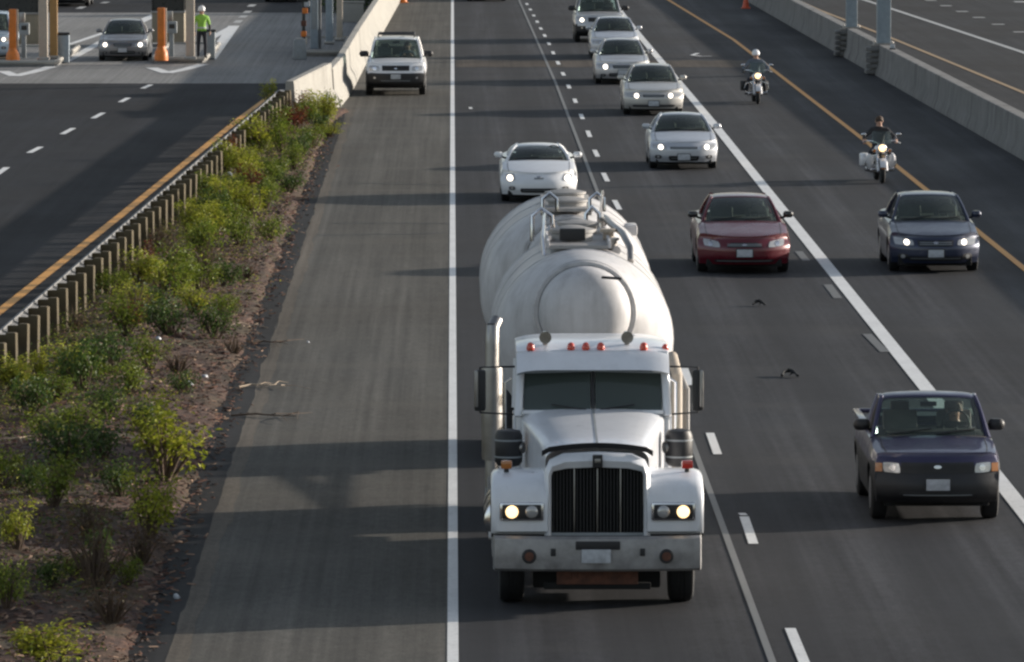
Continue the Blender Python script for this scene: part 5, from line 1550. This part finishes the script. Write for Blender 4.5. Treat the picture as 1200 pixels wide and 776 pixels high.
ht = MB(); ht.lathe([(.27, 0), (.27, .12), (.30, .13), (.30, .17), (.10, .22)], (-.12, 9.1, zt_ + .02), 'z', 'tankgrey', 22); ht.box((-.12, 8.78, zt_ + .14), (.34, .10, .16), 'plastic', bev=.02)
fork(ht, 'hatch', T)
ht = MB(); ht.lathe([(.25, 0), (.25, .12), (.28, .13), (.28, .17), (.1, .2)], (-.02, 10.5, zt_ + .02), 'z', 'tankgrey', 22); fork(ht, 'hatch', T)
rl = MB()
rl.tube([(-.50, 8.0, zt_ - .08), (-.52, 8.1, zt_ + .16), (-.50, 8.6, zt_ + .26), (-.46, 11.0, zt_ + .28), (-.46, 11.2, zt_ - .1)], .024, 'chrome', 8)
rl.tube([(-.50, 9.4, zt_ + .26), (-.5, 9.4, zt_ - .1)], .02, 'steel', 6)
fork(rl, 'handrail', T)
rl = MB()
rl.tube([(.62, 8.0, zt_ - .16), (.62, 8.2, zt_ + .0), (.54, 9.0, zt_ + .14), (.42, 10.2, zt_ + .18), (.36, 11.2, zt_ + .20), (.30, 11.3, zt_ - .05)], .045, 'steel', 9)
rl.tube([(.45, 8.6, zt_ - .06), (.42, 9.6, zt_ + .02), (.30, 11.0, zt_ + .03)], .06, 'tank', 9)
fork(rl, 'vent_pipe', T)
hp = MB(); hp.tube([(.10, 11.1, zt_), (.10, 11.1, zt_ + .26), (.18, 11.1, zt_ + .36), (.28, 11.1, zt_ + .26), (.28, 11.1, zt_)], .03, 'chrome', 8)
fork(hp, 'ladder_hoop', T); hp = MB()
hp.tube([(-.62, 11.0, zt_ - .1), (-.62, 11.0, zt_ + .24), (-.5, 11.0, zt_ + .34), (-.36, 11.0, zt_ + .24), (-.34, 11.0, zt_)], .03, 'chrome', 8)
fork(hp, 'ladder_hoop', T)
vv = MB(); vv.lathe([(.07, 0), (.07, .16), (.11, .17), (.11, .21)], (.36, 9.3, zt_ - .03), 'z', 'beige', 14); fork(vv, 'valve', T); vv = MB(); vv.lathe([(.06, 0), (.06, .12), (.09, .13), (.09, .16)], (.40, 8.7, zt_ - .06), 'z', 'steel', 14); fork(vv, 'valve', T)
ld = MB(); ld.tube([(.20, 6.02, CZ + .95), (.45, 6.05, CZ + .93)], .02, 'plastic', 6); fork(ld, 'head_handle', T)

# the trailer
P_ = thing('tank_trailer', 'second rounded white bulk tank, the trailer drawn behind the tank truck', 'trailer', (TX - .07, TY + 12.4, 0))
RT2 = 1.22
tank_shell(P_, 2.6, 7.7, RT2, CZ)
skirt_frame(P_, 3.8, 7.4)
for y in (4.5, 5.75, 6.95):
    for sx in (-1, 1):
        for dx in (.74, 1.06): big_wheel(P_, sx * dx, y, .26)
a = MB()
for y in (4.5, 5.75, 6.95): a.tube([(-.7, y, .51), (.7, y, .51)], .1, 'under', 10)
for sx in (-1, 1): a.box((sx * .42, 5.2, .80), (.09, 3.6, .22), 'plastic', bev=.01)
a.build('chassis', P_, 40)
d = MB(); d.tube([(-.35, 3.5, .78), (0, -.9, .70)], .05, 'plastic', 8); d.tube([(.35, 3.5, .78), (0, -.9, .70)], .05, 'plastic', 8); d.torus((0, -.98, .70), .07, .03, 'z', 'steel', 16, 7); d.build('drawbar', P_, 40)
w = MB(); w.box((0, 4.2, CZ + RT2 + .015), (.70, 3.2, .05), 'tankgrey', bev=.012); w.build('walkway', P_, 40)
for y in (3.2, 5.0):
    h = MB(); h.lathe([(.27, 0), (.27, .06), (.30, .07), (.30, .10), (.1, .14)], (0, y, CZ + RT2 + .03), 'z', 'tankgrey', 22); h.build('hatch', P_, 40)
for x in (-.36, .30):
    h = MB(); h.tube([(x, 2.5, CZ + RT2 - .05), (x, 2.5, CZ + RT2 + .18), (x + .10, 2.5, CZ + RT2 + .26), (x + .2, 2.5, CZ + RT2 + .18), (x + .2, 2.5, CZ + RT2)], .028, 'chrome', 8); h.build('ladder_hoop', P_, 40)
h = MB(); h.tube([(.44, 2.4, CZ + RT2 - .1), (.48, 2.4, CZ + RT2 + .3)], .02, 'chrome', 7); h.build('rail_post', P_, 40)
c = MB(); c.box((.92, 4.2, CZ + .86), (.18, .5, .16), 'tank', bev=.04); c.build('side_bracket', P_, 40)
# ------------------------------------------------------------ people and motorcycles
def skin_mesh(nodes, edges, keyfn, keys, sub=2):
    """nodes: [(x,y,z,r)]; grows one continuous surface round the skeleton"""
    me = bpy.data.meshes.new('skeleton')
    me.from_pydata([n[:3] for n in nodes], edges, [])
    o = bpy.data.objects.new('skeleton', me); COL.objects.link(o)
    md = o.modifiers.new('skin', 'SKIN'); md.use_smooth_shade = True
    for d, n in zip(me.skin_vertices[0].data, nodes):
        r = n[3]; d.radius = r if isinstance(r, tuple) else (r, r)
        d.use_root = False
    me.skin_vertices[0].data[0].use_root = True
    sb = o.modifiers.new('sub', 'SUBSURF'); sb.levels = sub; sb.render_levels = sub
    bpy.context.view_layer.update()
    dg = bpy.context.evaluated_depsgraph_get()
    out = bpy.data.meshes.new_from_object(o.evaluated_get(dg))
    bpy.data.objects.remove(o); bpy.data.meshes.remove(me)
    while len(out.materials): out.materials.pop(index=0)
    for k in keys: out.materials.append(M[k])
    for p in out.polygons:
        p.material_index = keys.index(keyfn(p.center)); p.use_smooth = True
    return out
def person_mesh(J, keyfn, keys, curl=.6):
    """J: joint dictionary with both arms and legs; hands get a palm, four fingers and a thumb"""
    nodes = []; edges = []; idx = {}
    def nd(name, p, r): idx[name] = len(nodes); nodes.append((p[0], p[1], p[2], r)); return idx[name]
    def ln(a, b): edges.append((idx[a], idx[b]))
    nd('pelvis', J['pelvis'], (.155, .125)); nd('waist', J['waist'], (.145, .115)); nd('chest', J['chest'], (.175, .13)); nd('upper', J['upper'], (.15, .105)); nd('neck', J['neck'], .058); nd('skull0', J['head'] - Vector((0, 0, .055)), .078); nd('skull1', J['head'] + Vector((0, 0, .05)), .094)
    for a, b in (('pelvis', 'waist'), ('waist', 'chest'), ('chest', 'upper'), ('upper', 'neck'), ('neck', 'skull0'), ('skull0', 'skull1')): ln(a, b)
    hands = []
    for s in 'LR':
        nd('sh' + s, J['sh' + s], .075); nd('el' + s, J['el' + s], .052); nd('wr' + s, J['wr' + s], .036)
        d = (J['wr' + s] - J['el' + s]).normalized(); d = J.get('hd' + s, d)
        nd('pa' + s, J['wr' + s] + d * .06, (.044, .026)); nd('kn' + s, J['wr' + s] + d * .10, (.042, .02))
        for a, b in (('upper', 'sh'), ('sh', 'el'), ('el', 'wr'), ('wr', 'pa'), ('pa', 'kn')): ln(a if a == 'upper' else a + s, b + s)
        hands.append((s, d))
        nd('hip' + s, J['hip' + s], .10); nd('kne' + s, J['kne' + s], .066); nd('cal' + s, J['kne' + s].lerp(J['ank' + s], .35), .062); nd('ank' + s, J['ank' + s], .045); nd('toe' + s, J['toe' + s], (.048, .036))
        for a, b in (('pelvis', 'hip'), ('hip', 'kne'), ('kne', 'cal'), ('cal', 'ank'), ('ank', 'toe')): ln(a if a == 'pelvis' else a + s, b + s)
    me = skin_mesh(nodes, edges, keyfn, keys, 2)
    # fingers, nose, ears and eyes join the same body mesh
    mb = MB()
    for s, d in hands:
        k = J['wr' + s] + d * .085
        side = J.get('side' + s, Vector((0, 1, 0))); side = (side - d * side.dot(d)).normalized(); nrm = d.cross(side).normalized()
        for i, (o_, L) in enumerate(((-.030, .062), (-.010, .074), (.010, .070), (.030, .054))):
            p0 = k + side * o_; p1 = p0 + d * L * .45; p2 = p1 + d * L * .30 * (1 - curl) + nrm * L * .42 * curl; p3 = p2 - d * L * .2 * curl + nrm * L * .3
            mb.tube([p0, p1, p2, p3], [.0095, .009, .008, .006], J.get('hand', 'skin'), 6)
        p0 = J['wr' + s] + d * .04 - side * .035; mb.tube([p0, p0 - side * .028 + d * .02 + nrm * .01, p0 - side * .03 + d * .05 + nrm * .02], [.012, .010, .008], J.get('hand', 'skin'), 6)
    h = J['head']; f = J['face']; rt = Vector((f.y, -f.x, 0))
    mb.tube([h + f * .085 + Vector((0, 0, .015)), h + f * .112 + Vector((0, 0, -.025)), h + f * .088 + Vector((0, 0, -.035))], [.008, .015, .008], 'skin', 7)
    for q in (-1, 1):
        mb.ball(h + rt * q * .094 + Vector((0, 0, -.005)), (.016, .022, .034), 'skin', 8, 6)
        mb.ball(h + f * .082 + rt * q * .034 + Vector((0, 0, .012)), (.014, .012, .009), 'plate', 8, 6)
        mb.ball(h + f * .093 + rt * q * .034 + Vector((0, 0, .012)), (.006, .004, .006), 'under', 6, 5)
    mb.tube([h + f * .082 + rt * .028 + Vector((0, 0, -.062)), h + f * .09 + Vector((0, 0, -.06)), h + f * .082 - rt * .028 + Vector((0, 0, -.062))], [.004, .007, .004], 'rust', 6)
    ex = mb.mesh('extra', 60, False)
    bm = bmesh.new(); bm.from_mesh(me); base = len(me.materials)
    mats = [m for m in me.materials]
    b2 = bmesh.new(); b2.from_mesh(ex)
    names = [m for m in ex.materials]
    vm = {}
    for v in b2.verts: vm[v.index] = bm.verts.new(v.co)
    for f_ in b2.faces:
        try: nf = bm.faces.new([vm[v.index] for v in f_.verts])
        except ValueError: continue
        m = names[f_.material_index]
        if m not in mats: mats.append(m)
        nf.material_index = mats.index(m); nf.smooth = True
    bm.to_mesh(me); bm.free(); b2.free()
    for m in mats[len(me.materials):]: me.materials.append(m)
    return me
V = Vector
def helmet(par, h, f, key, visor=False):
    mb = MB()
    mb.lathe([(.118, -.055), (.124, -.02), (.122, .03), (.108, .075), (.08, .11), (.045, .13), (.01, .136)], (h.x, h.y, h.z + .035), 'z', key, 24)
    mb.box(tuple(h + f * .125 + V((0, 0, .0))), (.17, .07, .014), key, bev=.006)
    mb.build('helmet', par, 45)
def bike_rider(loc_uv, rz, label, hel, jkey, bagkey, bike_label):
    p = G(*loc_uv)
    B_ = thing('motorcycle', bike_label, 'motorcycle', (p.x, p.y, 0), rz, group='touring motorcycles in the right lane')
    wb = 1.62; r = .31
    def bp(mb, nm, par=B_, ang=40): return mb.build(nm, par, ang)
    for y, w in ((0, .062), (wb, .075)):
        mb = MB(); mb.torus((0, 0, 0), r - .055, (.058, w), 'x', 'black', 34, 10)
        o = mb.build('wheel', B_, 50); o.location = (0, y, r)
        mb = MB(); mb.lathe([(r * .66, -.03), (r * .62, -.02), (r * .62, .02), (r * .66, .03)], (0, 0, 0), 'x', 'chrome', 26)
        mb.lathe([(.04, -.07), (.04, .07)], (0, 0, 0), 'x', 'chrome', 12)
        for k in range(9):
            a = 2 * math.pi * k / 9
            mb.tube([(0, 0, 0), (0, math.cos(a) * r * .63, math.sin(a) * r * .63)], .008, 'chrome', 5)
        mb.lathe([(.10, .055), (.10, .062)], (0, 0, 0), 'x', 'steel', 20)
        c = mb.build('rim', o, 40)
    # fork, fenders, lights
    mb = MB()
    for sx in (-1, 1):
        mb.tube([(sx * .105, 0, r), (sx * .105, .16, .62), (sx * .105, .30, .98)], [.030, .030, .024], 'chrome', 9)
        mb.tube([(sx * .105, -.0, r + .02), (sx * .105, .13, .56)], .040, 'mpaint', 9)
    mb.box((0, .27, .88), (.24, .06, .04), 'chrome', bev=.01); bp(mb, 'fork')
    mb = MB(); mb.torus((0, 0, r), r + .035, (.012, .085), 'x', 'mpaint', 26, 8, .35, 2.75); bp(mb, 'front_fender')
    mb = MB(); mb.torus((0, wb, r + .02), r + .045, (.015, .11), 'x', 'mpaint', 24, 8, .1, 2.6); bp(mb, 'rear_fender')
    mb = MB(); mb.ball((0, .12, .93), (.125, .13, .12), 'chrome', 18, 10); hl = bp(mb, 'headlight')
    mb = MB(); mb.lathe([(.03, -.022), (.07, -.015), (.092, 0), (.095, .02)], (0, .005, .93), 'y', 'lamp_warm', 20); bp(mb, 'bulb', hl)
    for sx in (-1, 1):
        mb = MB(); mb.ball((sx * .20, .16, .86), (.052, .06, .052), 'chrome', 12, 8); mb.lathe([(.02, .09), (.044, .10), (.046, .12)], (sx * .20, 0, .86), 'y', 'amber', 12)
        mb.tube([(sx * .2, .18, .86), (sx * .08, .22, .88)], .014, 'chrome', 6); bp(mb, 'auxiliary_lamp')
        mb = MB(); mb.tube([(sx * .04, .36, 1.02), (sx * .22, .40, 1.10), (sx * .36, .55, 1.10), (sx * .44, .72, 1.04)], .014, 'chrome', 7)
        mb.tube([(sx * .385, .60, 1.085), (sx * .45, .74, 1.03)], .021, 'black', 8)
        mb.tube([(sx * .385, .58, 1.09), (sx * .44, .54, 1.06), (sx * .52, .60, 1.03)], .007, 'chrome', 5); bp(mb, 'handlebar')
        mb = MB(); mb.tube([(sx * .34, .52, 1.10), (sx * .42, .48, 1.24)], .008, 'chrome', 5); mb.ball((sx * .45, .47, 1.27), (.07, .02, .045), 'chrome', 12, 8); bp(mb, 'mirror')
        mb = MB(); mb.ball((0, 0, 0), (.13, .30, .19), bagkey, 14, 10)
        mb.v = [(max(-.12, min(.12, x * 1.3)), y, max(-.16, min(.17, z * 1.25))) for x, y, z in mb.v]
        mb.lathe([(.012, 0), (.012, .03)], (sx * .12, 0, .05), 'x', 'chrome', 8)
        o = mb.build('saddle_bag', B_, 40); o.location = (sx * .33, wb + .02, .54)
        mb = MB(); mb.tube([(sx * .12, .62, .34), (sx * .34, .55, .36), (sx * .40, .52, .50), (sx * .34, .50, .66), (sx * .10, .46, .74)], .017, 'chrome', 8); bp(mb, 'engine_guard')
        mb = MB(); mb.box((sx * .30, .78, .30), (.14, .36, .03), 'black', bev=.01); mb.tube([(sx * .1, .8, .32), (sx * .3, .8, .30)], .014, 'chrome', 6); bp(mb, 'footboard')
        mb = MB(); mb.tube([(sx * .14, .62, .42), (sx * .19, .9, .26), (sx * .21, 1.3, .25), (sx * .22, 2.0, .30)], [.03, .035, .045, .05], 'chrome', 9); bp(mb, 'exhaust_pipe')
        mb = MB()
        mb.tube([(sx * .0, .80, .36), (sx * .04, .80 - sx * .10, .62)], [.085, .10], 'steel', 12)
        for k in range(6): mb.lathe([(.115, .42 + k * .032), (.115, .43 + k * .032)], (sx * .02, .80 - sx * .05, 0), 'z', 'steel', 16)
        bp(mb, 'cylinder')
        mb = MB()
        if sx < 0: mb.box((0, .86, .36), (.30, .46, .22), 'steel', bev=.06); bp(mb, 'engine')
    mb = MB(); mb.tube([(0, .33, .95), (0, .5, .80), (0, .62, .35), (0, 1.1, .30), (0, 1.5, .45)], .032, 'plastic', 8); mb.tube([(0, .42, .82), (0, 1.0, .74), (0, 1.5, .62)], .03, 'plastic', 8); bp(mb, 'frame')
    mb = MB(); mb.ball((0, .72, .86), (.155, .31, .13), 'mpaint', 18, 10); mb.lathe([(.05, .0), (.05, .02)], (0, .66, .985), 'z', 'chrome', 14); bp(mb, 'fuel_tank')
    mb = MB(); mb.ball((0, 1.12, .76), (.19, .26, .10), 'black', 16, 9); mb.ball((0, 1.48, .84), (.15, .20, .09), 'black', 14, 8); bp(mb, 'seat')
    mb = MB(); mb.grid(lambda a, z: (a * (.26 - .05 * (z - 1.05)), .22 + .26 * (z - 1.02) + .10 * a * a, z), lin(-1, 1, 11), lin(1.03, 1.36, 6), 'glass'); bp(mb, 'windscreen')
    if bagkey == 'mpaint':
        for sx in (-1, 1):
            mb = MB(); mb.ball((0, 0, 0), (.105, .05, .21), 'mpaint', 14, 10, (.25, 0, sx * .2)); o = mb.build('leg_shield', B_, 45); o.location = (sx * .29, .52, .56)
    B_.scale = (.94, .94, .92)
    mb = MB(); mb.box((0, 2.02, .58), (.18, .03, .10), 'redlens', bev=.015); bp(mb, 'tail_light')
    mb = MB(); mb.box((0, -.34, r + .1), (.14, .02, .03), 'amber', bev=.006); mb.tube([(-.04, -.33, r + .1), (.04, -.33, r + .1)], .012, 'chrome', 6); bp(mb, 'fender_tip')
    # rider
    J = dict(pelvis=V((0, 1.16, .92)), waist=V((0, 1.12, 1.06)), chest=V((0, 1.05, 1.25)), upper=V((0, 1.02, 1.38)), neck=V((0, .99, 1.46)), head=V((0, .96, 1.60)), face=V((0, -1, 0)))
    for s, q in (('L', 1), ('R', -1)):
        J['sh' + s] = V((q * .19, 1.02, 1.37)); J['el' + s] = V((q * .40, .90, 1.17)); J['wr' + s] = V((q * .425, .74, 1.085)); J['hd' + s] = V((-q * .1, -.85, -.45)).normalized(); J['side' + s] = V((q, .2, 0))
        J['hip' + s] = V((q * .10, 1.10, .86)); J['kne' + s] = V((q * .25, .70, .78)); J['ank' + s] = V((q * .30, .82, .40)); J['toe' + s] = V((q * .31, .64, .345))
    J['hand'] = 'black' if hel else 'skin'
    def kf(c):
        if c.z > 1.47: return 'skin'
        if c.z < .46: return 'black'
        if c.z < 1.0 and abs(c.x) < .36 or c.z < .92: return 'jeans'
        if c.y < .76 and c.z > 1.0 and abs(c.x) > .3: return J['hand']
        return jkey
    me = person_mesh(J, kf, ['skin', 'black', 'jeans', jkey, J['hand']] if J['hand'] != 'black' else ['skin', 'black', 'jeans', jkey], 1.0)
    R_ = bpy.data.objects.new('person', me); COL.objects.link(R_)
    R_.scale = (.94, .94, .92); R_.location = (p.x, p.y, 0); R_.rotation_euler = (0, 0, rz)
    tag(R_, label, 'person')
    if hel: helmet(R_, J['head'], J['face'], 'white')
    else:
        mb = MB(); h = J['head']
        mb.ball(tuple(h + V((0, .025, .035))), (.108, .112, .105), 'hair', 16, 10); mb.ball(tuple(h + V((0, .085, -.06))), (.085, .05, .10), 'hair', 12, 8); mb.build('hair', R_, 60)
        mb = MB()
        for q in (-1, 1): mb.box(tuple(h + V((q * .036, -.100, .012))), (.058, .012, .036), 'plastic', bev=.008)
        mb.box(tuple(h + V((0, -.104, .018))), (.02, .008, .008), 'plastic'); mb.build('sunglasses', R_, 40)
bike_rider((888, 122), R(1.5), 'person in a white helmet and grey jacket riding the farther motorcycle', True, 'bluejacket', 'black',
           'white touring motorcycle with dark saddlebags, the farther of two, by the yellow line')
bike_rider((1034, 215), R(1.5), 'bareheaded person with dark hair and dark jacket riding the nearer motorcycle', False, 'jacket', 'mpaint',
           'white touring motorcycle with white saddlebags, the nearer of two, by the yellow line')

# worker on the toll island
p = G(236.5, 69, .16)
J = dict(pelvis=V((0, 0, .98)), waist=V((0, 0, 1.12)), chest=V((0, 0, 1.32)), upper=V((0, .01, 1.46)), neck=V((0, .01, 1.55)), head=V((0, -.01, 1.69)), face=V((-.75, -.66, 0)).normalized())
for s, q in (('L', 1), ('R', -1)):
    J['sh' + s] = V((q * .20, .0, 1.44)); J['el' + s] = V((q * .29, .02, 1.15)); J['wr' + s] = V((q * .27, -.10, .93)); J['side' + s] = V((0, -1, .2))
    J['hip' + s] = V((q * .10, 0, .92)); J['kne' + s] = V((q * .12, -.02 - .02 * q, .50)); J['ank' + s] = V((q * .13, .02, .09)); J['toe' + s] = V((q * .15, -.13, .045))
def kf(c):
    if c.z > 1.555: return 'skin'
    if c.z < .13: return 'black'
    if c.z < .98 and abs(c.x) < .215: return 'jeans'
    if c.z < .94: return 'skin'
    return 'hivis' if abs(c.x) < .24 or c.z > 1.2 else 'jacket'
W1 = bpy.data.objects.new('person', person_mesh(J, kf, ['skin', 'black', 'jeans', 'hivis', 'jacket'], .35)); COL.objects.link(W1)
W1.location = (p.x, p.y, .16); W1.rotation_euler = (0, 0, R(15)); tag(W1, 'person in a lime jacket, dark trousers and white helmet standing on a toll island', 'person')
helmet(W1, J['head'], J['face'], 'white')
mb = MB()
for z, rr_ in ((1.06, .157),):
    mb.lathe([(rr_ * 1.12, z), (rr_ * 1.12, z + .05)], (0, 0, 0), 'z', 'plate', 22)
mb.v = [(x, y * .80, z) for x, y, z in mb.v]
mb.build('reflective_band', W1, 40)

# two drivers who can be made out behind the glass
def driver(car_, jkey, label):
    T_, sp = car_
    hz_ = sp['zr'] - 1.0; y = sp['ws1'] + .22 - sp['fo']; x = .36
    J = dict(pelvis=V((x, y, hz_)), waist=V((x, y + .02, hz_ + .14)), chest=V((x, y + .05, hz_ + .34)), upper=V((x, y + .06, hz_ + .50)), neck=V((x, y + .05, hz_ + .60)), head=V((x, y + .02, hz_ + .74)), face=V((0, -1, 0)))
    for s, q in (('L', 1), ('R', -1)):
        J['sh' + s] = V((x + q * .19, y + .06, hz_ + .48)); J['el' + s] = V((x + q * .24, y - .14, hz_ + .28)); J['wr' + s] = V((x + q * .15, y - .34, hz_ + .42)); J['side' + s] = V((q, 0, .4)); J['hd' + s] = V((-q * .5, -.6, .5)).normalized()
        J['hip' + s] = V((x + q * .10, y - .06, hz_ - .02)); J['kne' + s] = V((x + q * .14, y - .46, hz_ + .10)); J['ank' + s] = V((x + q * .13, y - .74, hz_ - .22)); J['toe' + s] = V((x + q * .13, y - .86, hz_ - .18))
    def kf(c):
        if c.z > hz_ + .605: return 'skin'
        if (c - J['wrL']).length < .12 or (c - J['wrR']).length < .12: return 'skin'
        if c.z < hz_ + .04: return 'jeans'
        return jkey
    o = bpy.data.objects.new('person', person_mesh(J, kf, ['skin', 'jeans', jkey], .9)); COL.objects.link(o)
    o.location = T_.location; tag(o, label, 'person', 'drivers behind the wheel')
    mb = MB(); h = J['head']; mb.ball(tuple(h + V((0, .025, .035))), (.106, .11, .10), 'hair', 14, 9); mb.build('hair', o, 60)
driver(CAR_PICK, 'jacket', 'person in a dark top at the wheel of the purple pickup')
driver(CAR_SUV, 'bluejacket', 'person in a grey blue top at the wheel of the white suv')
